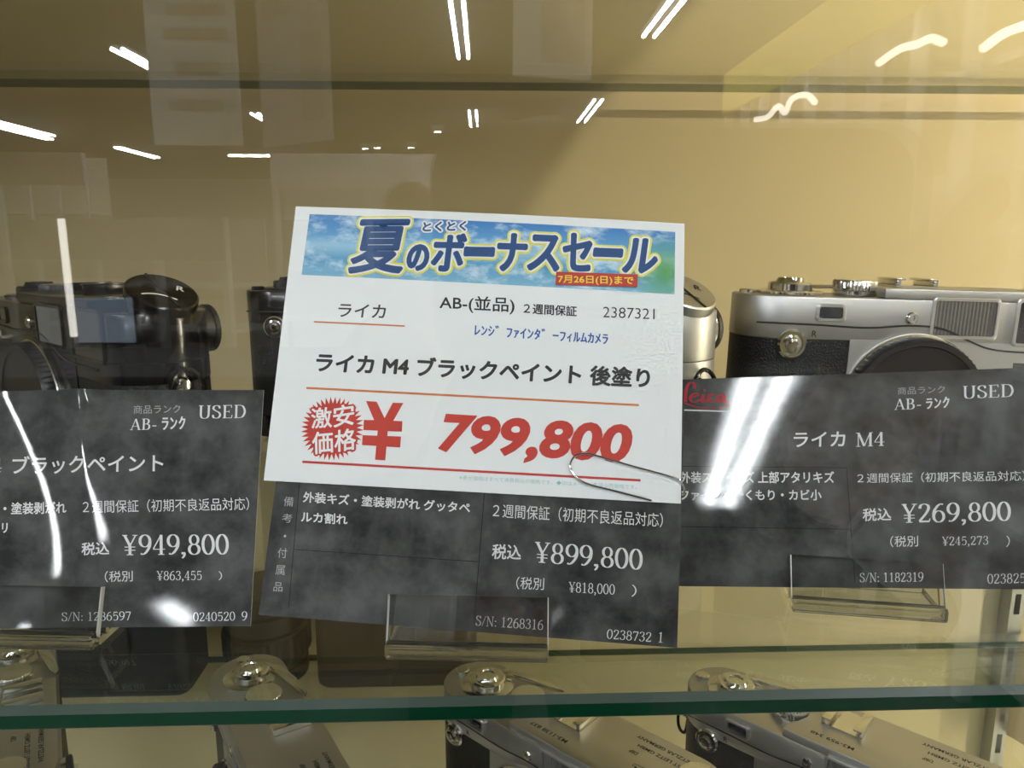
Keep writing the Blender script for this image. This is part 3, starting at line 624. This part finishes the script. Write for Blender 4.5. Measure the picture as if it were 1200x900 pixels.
def leica(name, label, loc, yaw, kind='m4', finish='chrome', serial=None, engr=True, lugs=(True, True), group=None, leather_top=58.0, tilt=0.0, lever=True, finder='vf'):
    """loc: front left bottom corner of the body"""
    a = math.radians(yaw); ux, uy = math.cos(a), math.sin(a)
    base = (loc[0]+CX0*ux-CY0*uy, loc[1]+CX0*uy+CY0*ux, loc[2])
    R = thing(name, label, 'camera', base, (0, math.radians(tilt), a), group)
    P = finish; F2 = 'bright' if finish == 'chrome' else finish; FR = finish
    def fin(nm, b, m, par=R, smooth=True, lab=None):
        bmesh.ops.translate(b, vec=(-CX0, -CY0, 0), verts=b.verts)
        o = obj(nm, b, m, par, smooth)
        if lab: o['label'] = lab
        return o
    LT = leather_top
    fin('base_plate', prism(B(), stadium(0, 138, 0, 33.5), 0, 11.5, bev=.8), P)
    fin('body_covering', prism(B(), stadium(.25, 137.75, .25, 33.25), 11.5, LT), 'leather', lab='black grained leatherette')
    top = B(); prism(top, stadium(0, 138, 0, 33.5), LT, 73.7, bev=.7); prism(top, stadium(100, 138, 0, 33.5, flat_left=True), 51.5, LT)
    xe = 114 if kind == 'm4' else 138
    hi = stadium(50, xe, 0, 33.5, flat_left=True, flat_right=(kind == 'm4'))
    # notch beside the shutter dial
    poly_ = [p for p in hi if p[0] > 50.01]
    poly_ += [(57, 33.5), (57, 25), (55.5, 20), (54.5, 15), (52.5, 9), (50, 6), (50, 0)]
    prism(top, poly_, 73.7, 77.5, bev=.6)
    TP = fin('top_plate', top, P)
    b = B(); flat_text(b, *seam_line(), lambda x, z: (x, -.34, z)); fin('seam', b, 'dark', TP, False)
    # front plate round the mount
    b = B(); prism(b, rrect(39, 100, 11.5, 58.5, .4), -.22, 1.0, axis='y')
    prism(b, ell(63.5, 35, 26.6, 26.6, 0, 360, 72)[:-1], -1.0, .5, axis='y', bev=.5)
    fin('front_plate', b, P)
    My = Matrix.Translation((63.5, 0, 35)) @ Matrix.Rotation(math.radians(90), 4, 'X')   # lathe axis towards the viewer
    fin('mount_ring', lathe(B(), [(26.2, .5), (26.2, 2.0), (25.8, 2.4), (24, 2.4)], My, 72), 'bright')
    cap = fin('body_cap', lathe(B(), [(25.3, 2.2), (25.3, 5.6), (24.6, 6.4), (22.6, 6.4), (22.2, 5.8), (20.4, 5.6), (1, 5.6)], My, 144, knurl=.55, knurl_idx=(0, 1)), 'plastic', lab='black knurled body cap')
    # windows
    FRM = 'chrome' if finish == 'chrome' else 'blackpaint'; d = -1.5 if kind == 'm3' else -.6
    for nm, x0, x1, z0, z1, gl in (('rangefinder_window', 25.4, 36.4, 64.8, 71.4, 'vf'), ('frosted_window', 67.5, 92.3, 59.8, 74.8, 'frost'), ('viewfinder_window', 98.2, 124.5, 57.6, 75.0, finder)):
        b = B(); ring_frame(b, x0, x1, z0, z1, 1.2, d, .3, 1.4); fr = fin(nm, b, FRM)
        b = B()
        if gl == 'frost':
            n = 34; xs = [x0+1.1+(x1-x0-2.2)*k/n for k in range(n+1)]
            lo = [b.verts.new((x, -.05-(.2 if k % 2 else 0), z0+1.1)) for k, x in enumerate(xs)]; up = [b.verts.new((x, -.05-(.2 if k % 2 else 0), z1-1.1)) for k, x in enumerate(xs)]
            for k in range(n): b.faces.new((lo[k], lo[k+1], up[k+1], up[k]))
            fin('ribbed_glass', b, 'frost', fr, False)
        else:
            box(b, x0+1.0, x1-1.0, -.1, .2, z0+1.0, z1-1.0); fin('finder_glass', b, gl, fr, False)
    b = B(); lathe(b, [(2.2, 0), (2.2, .9), (1.7, 1.3), (.9, 1.3), (.9, .9), (.1, .9)], Matrix.Translation((60.5, .2, 67)) @ Matrix.Rotation(math.radians(90), 4, 'X'), 24); fin('front_screw', b, 'bright', TP)
    b = B(); m_ = Matrix.Translation((17.5, 0, 56.3)) @ Matrix.Rotation(math.radians(90), 4, 'X')
    lathe(b, [(5.4, 0), (5.4, 1.2), (4.7, 2.0), (3.9, 2.0), (3.6, 1.4), (2.8, 1.6), (2.4, 3.4), (1.4, 3.6), (1.2, 3.0), (.1, 3.0)], m_, 40); fin('rewind_release', b, 'bright')
    V, Fc = gothic('R', 0.01); b = B(); flat_text(b, V, Fc, lambda x, y: (24.6+x*3.2, -.1, 59.2+y*3.2)); fin('engraved_letter', b, 'engraved' if finish == 'chrome' else 'whitefill', TP, False)
    if False:
        b = B(); m_ = Matrix.Translation((104, 0, 41)) @ Matrix.Rotation(math.radians(90), 4, 'X'); lathe(b, [(4, 0), (4, 2.2), (3.4, 3.2), (.1, 3.4)], m_, 32); box(b, 102.2, 105.8, -4.6, -2.5, 30, 42.5, bev=.7)
        fin('selector_lever', b, 'bright', lab='bright metal lever')
    # dials on the top
    Mz = lambda x, z: Matrix.Translation((x, 16.75, z))
    b = B(); lathe(b, [(12.4, 73.9), (12.4, 74.7), (11.4, 75.1), (3, 75.1)], Mz(21.5, 0), 96, knurl=.3, knurl_idx=(0, 1)); wl = fin('wind_lever', b, F2)
    b = B(); lathe(b, [(8.3, 75.1), (8.3, 77.6), (7.6, 78.3), (5.6, 78.3), (5.2, 79.0), (4.9, 79.9), (3.1, 79.9), (2.8, 79.2), (.1, 79.2)], Mz(21.5, 0), 48); fin('lever_hub', b, F2, wl)
    if lever:
        b = B(); prism(b, [(21, 25.5), (30, 27), (48, 31), (53, 33.2), (50, 34.6), (36, 33.2), (22, 29.6)], 75.3, 77.0, bev=.4); fin('lever_arm', b, F2, wl)
    b = B(); lathe(b, [(3.2, 73.7), (3.2, 74.9), (2.7, 75.3), (.1, 75.3)], Mz(5.2, 0), 32); fin('counter_window', b, F2, TP)
    b = B(); lathe(b, [(7.9, 74.0), (7.9, 75.4), (7.3, 75.7), (7.9, 76.0), (7.9, 79.2), (7.4, 79.7), (.1, 79.8)], Mz(46.2, 0), 80, knurl=.4, knurl_idx=(3, 4)); fin('shutter_dial', b, F2)
    # accessory shoe: plate with two rails
    b = B(); box(b, 60.5, 76.5, 13.5, 28.5, 77.5, 78.1); box(b, 60.5, 62.4, 13.5, 28.5, 78.1, 80.2, bev=.3); box(b, 74.6, 76.5, 13.5, 28.5, 78.1, 80.2, bev=.3); box(b, 60.5, 64, 13.5, 28.5, 80.0, 80.8, bev=.2); box(b, 73, 76.5, 13.5, 28.5, 80.0, 80.8, bev=.2)
    fin('accessory_shoe', b, F2)
    # rewind knob
    if kind == 'm4':
        A = Matrix.Translation((124, 16.5, 69)) @ Matrix.Rotation(math.radians(29), 4, 'Y') @ Matrix.Rotation(math.radians(-2), 4, 'X')
        Ar = A @ Matrix.Rotation(math.radians(62), 4, 'Z')
        b = B(); lathe(b, [(9.2, -6), (9.2, 8.5), (8.9, 9), (8.9, 9.3), (11.0, 9.5), (11.2, 10.2), (11.0, 12.4), (10.4, 12.9), (.1, 13.0)], A, 64); kn = fin('rewind_crank', b, F2 if finish != 'chrome' else 'chrome')
        b = B(); prism(b, [(-10.6, -.35), (10.6, -.35), (10.6, .35), (-10.6, .35)], 13.0, 13.25); bmesh.ops.transform(b, matrix=A @ Matrix.Rotation(math.radians(5), 4, 'Z'), verts=b.verts); fin('crank_split', b, 'dark', kn)
        b = B(); lathe(b, [(9.45, 8.2), (9.45, 9.2), (9.2, 9.2)], A, 64); fin('crank_rim', b, 'bright', kn)
        V, Fc = gothic('R', .02); b = B(); flat_text(b, V, Fc, lambda x, y: Ar @ Vector((3.6+x*4.2, 2.2+y*4.2, 13.08))); V = []; Fc = []
        ribbon(V, Fc, [(-3.5+9*math.cos(t), -13+9*math.sin(t)) for t in [math.radians(60+70*k/10) for k in range(11)]], .7, .7); flat_text(b, [(x+3.5, y+1.0) for x, y in V], Fc, lambda x, y: Ar @ Vector((x, y, 13.08)))
        fin('crank_marking', b, 'whitefill' if finish != 'chrome' else 'engraved', kn, False)
    else:
        b = B(); lathe(b, [(7.6, 77.5), (7.6, 78.5), (7.1, 78.8), (7.6, 79.1), (7.6, 82.8), (7.1, 83.4), (.1, 83.5)], Mz(127.5, 0), 80, knurl=.4, knurl_idx=(3, 4)); fin('rewind_knob', b, F2)
    b = B(); lathe(b, [(8, -1), (8, 2.0), (7.4, 2.4), (6.4, 2.4), (.1, 2.2)], Matrix.Translation((119, 33.5, 66)) @ Matrix.Rotation(math.radians(-90), 4, 'X'), 40); ep = fin('eyepiece', b, F2)
    b = B(); lathe(b, [(8.3, 2.3), (8.3, 4.0), (7.4, 4.4), (4.2, 4.4), (3.6, 3.2), (.1, 3.2)], Matrix.Translation((119, 33.5, 66)) @ Matrix.Rotation(math.radians(-90), 4, 'X'), 40); fin('eyepiece_ring', b, 'plastic', ep, lab='black eyepiece ring')
    # strap lugs with rings
    for k, (x, sgn) in enumerate(((-.2, -1), (138.2, 1))):
        if not lugs[k]: continue
        b = B(); lathe(b, [(2.4, -1), (2.4, .8), (1.5, 1.4), (1.5, 3.2), (.2, 3.4)], Matrix.Translation((x, 16.75, 51)) @ Matrix.Rotation(math.radians(90*sgn), 4, 'Y'), 24); lg = fin('strap_lug', b, 'bright')
        b = B(); tube(b, [(x+sgn*(2.6-2.6*math.sin(t)*(1 if t > math.pi else .2)), 16.75+6.2*math.sin(t)*(1 if sgn > 0 else .3), 48.5+7.6*math.cos(t)) for t in [2*math.pi*q/32 for q in range(32)]], .75, 8, closed=True)
        fin('strap_ring', b, 'blackpaint' if sgn > 0 or finish != 'chrome' else 'dark', lg)
    # engraving, read from behind
    if engr:
        b = B(); up = lambda x, y: (x, y, 77.55)
        def line(s, xr, yb, h, st='g', squeeze=.78):
            V, Fc = gothic(s, .02); flat_text(b, V, Fc, lambda x, y: up(xr-x*h*squeeze, yb-y*h))
        if serial:
            line(serial, 76.2, 6.6, 2.9, squeeze=1.2); fin('serial_number', b, 'engraved', TP, False); b = B()
        line('ERNST LEITZ GMBH', 122, 24.0, 2.6, squeeze=1.05); line('WETZLAR GERMANY', 121, 28.6, 2.6, squeeze=1.05); line('DBP', 101, 19.2, 2.6)
        for V, Fc, *_ in logo_pieces(lambda X, Y: (120-(X-265)*.027, 9.5+(Y-400)*.022), 'k', 0, .022): flat_text(b, V, Fc, up)
        fin('engraving', b, 'engraved' if finish == 'chrome' else 'whitefill', TP, False)
    return R
def riser(label, x, y, z0, h, yaw, w=120, d=40):
    r = box(B(), -w/2, w/2, -d/2, d/2, 0, h, bev=.3)
    r.normal_update()
    for f in r.faces: f.material_index = 0
    o = obj('display_riser', r, ['acrylic']); o.location = W(x, y, z0); o.rotation_euler.z = math.radians(yaw)
    return tag(o, label, 'display stand', 'clear acrylic risers')
def centre(o): return o.location.x/S, o.location.y/S
def on_riser(o, shelf_z, label, yaw):
    x, y = centre(o); z = o.location.z/S-EYE; riser(label, x, y, shelf_z, z-shelf_z, yaw)
def end_anchor(px, py, yaw, X=121.5, Y=16.75):      # corner from the centre of the body's right end
    a = math.radians(yaw); return (px-X*math.cos(a)+Y*math.sin(a), py-X*math.sin(a)-Y*math.cos(a))
o = leica('film_camera', 'silver film camera with black body cap behind the ¥269,800 card', (92.6, 266.5, -93.2), -2.0, 'm4', 'chrome', None, tilt=1.6, lugs=(False, True), group='cameras on the upper row')
on_riser(o, -97, 'clear acrylic riser under the right hand silver camera', -2)
x, y = end_anchor(-97.5, 236, -42, X=138)
o = leica('film_camera', 'black film camera behind the ¥949,800 card at left, crank marked R', (x, y, -94.5), -42, 'm4', 'blackpaint', None, lugs=(False, True), group='cameras on the upper row')
on_riser(o, -97, 'clear acrylic riser under the left black camera', -42)
x, y = end_anchor(66, 227, -64, X=138)
o = leica('film_camera', 'silver film camera hidden behind the white sale card, only its rewind end showing', (x, y, -94), -64, 'm4', 'chrome', None, lugs=(False, True), group='cameras on the upper row')
on_riser(o, -97, 'clear acrylic riser under the silver camera behind the white sale card', -62)
o = leica('film_camera', 'black film camera in back, left end peeking out beside the white sale card', (-121, 366, -95.5), 0, 'm4', 'blackpaint', None, lugs=(False, False), group='cameras on the upper row')
on_riser(o, -97, 'clear acrylic riser under the black camera in back', 0)
for lab, org, yaw, ser in (('silver film camera below the shelf at right, seen from above, round dials through glass', (84.6, 303), -44, 'M3-959 348'),
        ('silver film camera below the shelf at centre, engraved top seen from above', (-27.6, 311.4), -44, 'M3-1138 837'),
        ('silver film camera below the shelf at left of centre, steeply angled', (-136, 328.5), -60, 'M3-1074 512'),
        ('silver film camera below the shelf in the bottom left corner', (-256, 349), -60, 'M3-986 204')):
    o = leica('film_camera', lab, (org[0], org[1], -272), yaw, 'm3', 'chrome', ser if org[0] > -100 else None, lugs=(True, True), group='cameras on the lower shelf')
    on_riser(o, -283, 'clear acrylic riser under the '+lab.split(', ')[0].replace('silver film camera', 'camera'), yaw)

# dark goods at the back of the lower shelf
r = thing('camera_case', 'black leather camera case at the back of the lower shelf, under the ¥949,800 card', 'camera case', (-240, 455, -283))
obj('case_body', prism(B(), rrect(-49, 49, -22, 22, 9), 0, 62, bev=4, seg=3), 'leather', r, True)
b = B(); prism(b, rrect(-50, 50, -23.5, 23.5, 10), 48, 78, bev=7, seg=3); prism(b, rrect(-16, 16, 22, 54, 8), -24.8, -22.5, axis='y', bev=.6); obj('flap', b, 'leather', r, True)
r = thing('camera_case', 'dark brown camera case at the back of the lower shelf, under the ¥899,800 card', 'camera case', (-60, 458, -283))
obj('case_body', prism(B(), rrect(-52, 52, -20, 20, 10), 0, 60, bev=4, seg=3), 'brownleather', r, True)
b = B(); prism(b, rrect(-53, 53, -21.5, 21.5, 11), 46, 74, bev=7, seg=3); prism(b, rrect(-14, 14, 24, 52, 8), -22.6, -20.5, axis='y', bev=.6); obj('flap', b, 'brownleather', r, True)
r = thing('lens', 'black camera lens standing at the back of the lower shelf beside the black case', 'lens', (-148, 462, -283))
obj('barrel', lathe(B(), [(24, 0), (26, 1), (26, 10), (24.5, 11), (24.5, 16), (27.5, 17), (27.5, 36), (25, 37), (25, 48), (22, 49), (22, 56)], None, 64), 'plastic', r, True)
obj('focus_ring', lathe(B(), [(27.6, 18), (28.6, 18.5), (28.6, 34), (27.6, 34.5)], None, 72, knurl=.8, knurl_idx=(1, 2)), 'plastic', r)
obj('front_cap', lathe(B(), [(22.6, 55), (23.2, 56), (23.2, 62), (22, 63), (.1, 63)], None, 64), 'plastic', r, True)

# ------------------------------------------------------------------ the shop seen mirrored in the pane
def light_fixture():
    r = thing('ceiling_light', 'twin tube fluorescent ceiling light mirrored in the glass', 'ceiling light', (0, 0, 1290), group='twin tube fluorescent lights')
    b = B(); prism(b, [(-40, 0), (40, 0), (62, -8), (62, -12), (-62, -12), (-62, -8)], -620, 620, axis='y')
    obj('housing', b, 'grey', r)
    for x in (-34, 34):
        b = B(); prism(b, [(x+12*math.cos(k*math.pi/8), -30+12*math.sin(k*math.pi/8)) for k in range(16)], -590, 590, axis='y'); obj('tube', b, 'tube', r, True)
    return r
L0 = light_fixture()
spots_ = [(-20, -1791, -21), (-143, -4570, 0), (-116, -7800, 0), (-2300, -1780, 0), (-2300, -3010, 0), (-2395, -5600, 0), (-2236, -8000, 0), (1010, -1000, 0), (1008, -4000, 0), (1000, -7200, 0),
          (-5060, -8400, 0), (-5250, -8700, 0), (-4800, -10600, 0), (-3060, -10880, 90)]
for i, (x, y, a) in enumerate(spots_):
    o = L0 if i == 0 else copy_tree(L0)
    o.location = W(x, y, 1290); o.rotation_euler.z = math.radians(a)
def downlight(x, y):
    r = thing('spot_lamp', 'small round ceiling spot lamp mirrored in the glass', 'spot lamp', (x, y, 1290), group='small round ceiling spot lamps')
    obj('housing', lathe(B(), [(70, 0), (70, -60), (62, -62)], None, 24), 'white', r, True); obj('lamp_face', lathe(B(), [(40, -62), (40, -66), (1, -66)], None, 24), 'ledspot', r)
for x, y in ((-1542, -9765), (-1380, -9700), (-941, -9661), (-520, -8300)): downlight(x, y)
def hanging_sheet(name, label, x, y, yaw, w, z0, z1, m, bands=()):
    r = thing(name, label, 'poster', (x, y, z0), (0, 0, math.radians(yaw)))
    obj('sheet', box(B(), -w/2, w/2, -1, 1, 0, z1-z0), m, r)
    for k, s in enumerate((-1, 1)): obj('cord', tube(B(), [(s*w*.42, 0, z1-z0-5), (s*w*.42, 0, 1290-z0)], 2, 6), 'white', r)
    if bands:
        b = B()
        for a0, a1, c0, c1 in bands: box(b, (a0-.5)*w, (a1-.5)*w, .8, 1.6, c0*(z1-z0), c1*(z1-z0))
        obj('print_blocks', b, 'goods', r)
hanging_sheet('hanging_banner', 'long pale hanging banner mirrored in the glass at upper left', -1105, -2800, 0, 340, 380, 1230, 'white', ((.25, .9, .55, .6), (.2, .9, .45, .5), (.3, .8, .3, .36), (.2, .8, .15, .2)))
hanging_sheet('hanging_poster', 'angled hanging poster mirrored in the glass beside the long banner', -620, -2350, 38, 360, 330, 1000, 'poster', ((.1, .5, .6, .95), (.6, .9, .1, .5)))
hanging_sheet('hanging_poster', 'small hanging poster mirrored in the glass at top centre', 215, -2250, -12, 260, 520, 980, 'poster', ((.35, .9, .1, .55), (.1, .3, .6, .9)))
def shelf_unit(label, x, y, yaw, w, h, hdr, n_posts=4, d=360, backing='shop'):
    r = thing('shop_shelf', label, 'shelf unit', (x, y, -EYE), (0, 0, math.radians(yaw)), 'shop shelf units mirrored in the glass')
    obj('back_panel', box(B(), -w/2, w/2, -d/2, -d/2+15, 0, h), backing, r)
    for k in range(n_posts):
        px = -w/2+20+(w-40)*k/(n_posts-1); obj('post', box(B(), px-20, px+20, d/2-40, d/2, 0, h), 'white', r)
    for k in range(5): obj('shelf_board', box(B(), -w/2+1, w/2-1, -d/2+15, d/2-42, 120+k*(h-380)/4.5, 145+k*(h-380)/4.5, 3), 'white', r)
    obj('header_board', box(B(), -w/2, w/2, d/2, d/2+18, h-230, h, 3), hdr, r)
    return r
shelf_unit('long shop shelf with yellow header mirrored in the glass at upper right', 1590, -2600, 90, 3400, 2330, 'yellow', 13)
shelf_unit('white shop shelf mirrored in the glass at far left', -3650, -5800, 0, 1300, 2030, 'goods', 7)
shelf_unit('pale shop shelf mirrored in the glass behind the hanging posters', -800, -5200, 0, 1300, 1960, 'white', 3)
shelf_unit('low shop shelf mirrored in the glass behind the left camera', -2000, -4300, 20, 1400, 1500, 'goods', 4)
box_proto = None
for k in range(24):
    if k < 12: x, y, z = 1560, -1300-230*k, [-EYE+145+487*2, -EYE+145+487*1, -EYE+145+487*3][k % 3]-12
    else: x, y, z = -2450+78*(k-12), -4440+29*(k-12), -EYE+145+249*[1, 2, 3][k % 3]
    if box_proto is None:
        box_proto = obj('product_box', box(B(), -60, 60, -45, 45, 0, 150, 3), 'goods'); o = box_proto
        tag(o, 'printed carton standing on a shop shelf mirrored in the glass', 'box', 'printed cartons on the shop shelves')
    else: o = box_proto.copy(); C.objects.link(o)
    o.location = W(x, y, z+.5); o.rotation_euler.z = math.radians(90 if k < 12 else 20)
# glowing upright tube, added to draw the thin bright line in the pane
r = thing('glow_line', 'glowing upright tube added as the thin bright line mirrored in the glass', 'lamp', (-2098, -3600, -EYE))
obj('glow_stand', lathe(B(), [(80, 0), (80, 15), (18, 25), (18, EYE-460)], None, 24), 'white', r, True)
obj('glow_tube', prism(B(), [(17*math.cos(k*math.pi/8), 17*math.sin(k*math.pi/8)) for k in range(16)], EYE-455, EYE+130), 'lamp', r)
r = thing('monitor', 'lit bluish monitor mirrored in the glass over the left black camera', 'monitor', (-2086, -3900, -EYE))
obj('stand', prism(B(), rrect(-150, 150, -150, 150, 30), 0, 800, bev=6), 'white', r); obj('foot', lathe(B(), [(90, 800), (90, 808), (16, 812), (16, 835)], None, 24), 'dark', r)
obj('casing', box(B(), -180, 180, -25, 25, 815, 1085, 4), 'phone', r); obj('screen', box(B(), -168, 168, 25, 27, 828, 1073), 'screen', r)
# unseen low dark counter, added to darken the lower reflections in the pane
r = thing('added_counter', 'low dark counter added behind the photographer to darken the reflection in the glass', 'counter', (-900, -2150, -EYE))
obj('counter_body', box(B(), -2300, 2000, -280, 280, 0, 960, 6), 'counter', r); obj('counter_top', box(B(), -2320, 2020, -300, 300, 960, 990, 6), 'counter', r)
for k, pts in enumerate(([(1380, -3683, 631), (1380, -3519, 617), (1380, -3395, 646), (1380, -3307, 601), (1380, -3237, 648), (1380, -3082, 636), (1380, -2990, 588)],
        [(1380, -2484, 628), (1380, -2351, 643), (1380, -2250, 631), (1380, -2181, 631), (1380, -2110, 601)], [(1380, -1913, 537), (1380, -1840, 554), (1380, -1760, 553)])):  # glowing tubes added to draw squiggly glints, as off crumpled plastic
    r = thing('glint_squiggle', ('added glowing curl standing in for bright glints above the silver camera', 'short wavy glowing glint added at upper right', 'short glowing glint added at the right edge')[k], 'lamp', (0, 0, -EYE))
    obj('glint_tube', tube(B(), [(x, y, z+EYE) for x, y, z in smooth_path(pts, 6)], 13, 8), 'lamp', r, True)
# the photographer's phone, mirrored as a dark rounded shape
r = thing('phone', 'dark phone held up to the glass, a dark rounded reflection', 'phone', (58, -2, -1))
obj('phone_body', prism(B(), rrect(-74, 74, -36, 36, 15), -8, 0, axis='y', bev=1.2), 'phone', r, True)
b = B()
for x, z in ((-58, 1), (-58, 20), (-44, 10)): lathe(b, [(6.5, 0), (6.5, 1.4), (5, 1.4), (4.8, 1.0), (.1, 1.0)], Matrix.Translation((x, 0, z)) @ Matrix.Rotation(math.radians(-90), 4, 'X'), 32)
obj('phone_lens', b, 'vf', r, True)

# ------------------------------------------------------------------ the photographer, stooping behind the phone
def person():
    r = thing('person', 'person in dark clothes stooping behind a raised phone, faint reflection', 'person', (60, -760, -EYE))
    P = {}; E_ = []; R_ = {}
    def v(k, x, y, z, rx, par=None):
        P[k] = (x, y, z); R_[k] = rx
        if par: E_.append((par, k))
    Z = EYE
    v('pelvis', 0, 0, Z-430, (150, 110)); v('waist', 0, 40, Z-310, (140, 100), 'pelvis'); v('chest', 0, 120, Z-190, (165, 115), 'waist'); v('collar', 0, 175, Z-105, (110, 80), 'chest')
    v('neck', 0, 200, Z-80, (56, 56), 'collar'); v('jaw', 0, 232, Z-45, (62, 68), 'neck'); v('brow', 0, 238, Z+25, (76, 88), 'jaw'); v('crown', 0, 228, Z+72, (62, 70), 'brow')
    for s in (-1, 1):
        n = str(s); q = -40 if s < 0 else 0; g = 4 if s > 0 else 0
        v('hip'+n, s*95, 0, Z-500, (95, 95), 'pelvis'); v('knee'+n, s*110, 60, Z-900, (62, 62), 'hip'+n); v('ankle'+n, s*110, 0, Z-1270, (40, 40), 'knee'+n); v('toe'+n, s*120, 150, Z-1315, (36, 26), 'ankle'+n)
        v('shoulder'+n, s*185, 150, Z-125, (68, 68), 'collar'); v('elbow'+n, s*185, 330, Z-330, (46, 46), 'shoulder'+n); v('wrist'+n, s*112, 640+q, Z-95, (29, 24), 'elbow'+n)
        v('palm'+n, s*(94+g), 712+q, Z-48, (30, 18), 'wrist'+n)
        for k, (dz, L) in enumerate(((28, 1.0), (10, 1.08), (-8, 1.0), (-24, .82))):
            f = n+str(k); v('a'+f, s*(90+g), 735+q, Z-20+dz*.7, (9.5, 9.5), 'palm'+n); v('b'+f, s*(88+g), 735+q+24*L, Z-14+dz, (8.5, 8.5), 'a'+f); v('c'+f, s*(86+g-4*L), 735+q+36*L, Z-12+dz, (8, 8), 'b'+f)
        v('t1'+n, s*76, 722+q, Z-44, (11, 11), 'palm'+n); v('t2'+n, s*62, 726+q, Z-26, (9.5, 9.5), 't1'+n); v('t3'+n, s*50, 729+q, Z-14, (8.5, 8.5), 't2'+n)
    ks = list(P); me = bpy.data.meshes.new('body'); me.from_pydata([tuple(c*S for c in P[k]) for k in ks], [(ks.index(a), ks.index(b)) for a, b in E_], [])
    o = bpy.data.objects.new('body', me); C.objects.link(o)
    m = o.modifiers.new('skin', 'SKIN'); m.use_smooth_shade = True
    for k, d in zip(ks, me.skin_vertices[0].data): d.radius = (R_[k][0]*S, R_[k][1]*S); d.use_root = (k == 'pelvis')
    o.modifiers.new('sub', 'SUBSURF').render_levels = 2; o.modifiers['sub'].levels = 2
    em = bpy.data.meshes.new_from_object(o.evaluated_get(bpy.context.evaluated_depsgraph_get())); o.modifiers.clear(); o.data = em
    for k in ('cloth', 'skin'): em.materials.append(MT[k])
    for p in em.polygons:
        c = p.center; skin = (c.z > (Z-78)*S and abs(c.x) < .09 and c.y < .4) or c.y > .62
        p.material_index = 1 if skin else 0; p.use_smooth = True
    o.parent = r
    b = B(); bmesh.ops.create_uvsphere(b, u_segments=28, v_segments=18, radius=1.0)
    bmesh.ops.delete(b, geom=[q for q in b.verts if q.co.z < -.15 or (q.co.y > .45 and q.co.z < .5)], context='VERTS')
    bmesh.ops.scale(b, vec=(82, 96, 92), verts=b.verts); bmesh.ops.translate(b, vec=(0, 226, Z+32), verts=b.verts); obj('hair', b, 'hair', r, True)
    for s in (-1, 1):
        b = B(); bmesh.ops.create_uvsphere(b, u_segments=14, v_segments=10, radius=11.0); bmesh.ops.translate(b, vec=(s*31, 306, Z+10), verts=b.verts); obj('eye', b, 'whitefill', r, True)
        b = B(); bmesh.ops.create_uvsphere(b, u_segments=12, v_segments=10, radius=1.0); bmesh.ops.scale(b, vec=(9, 16, 30), verts=b.verts); bmesh.ops.translate(b, vec=(s*74, 232, Z), verts=b.verts); obj('ear', b, 'skin', r, True)
    b = B(); bmesh.ops.create_uvsphere(b, u_segments=12, v_segments=10, radius=1.0); bmesh.ops.scale(b, vec=(13, 20, 24), verts=b.verts); bmesh.ops.translate(b, vec=(0, 312, Z-8), verts=b.verts); obj('nose', b, 'skin', r, True)
    b = B(); bmesh.ops.create_uvsphere(b, u_segments=12, v_segments=8, radius=1.0); bmesh.ops.scale(b, vec=(24, 8, 6), verts=b.verts); bmesh.ops.translate(b, vec=(0, 296, Z-40), verts=b.verts); obj('mouth', b, 'redl', r, True)
person()
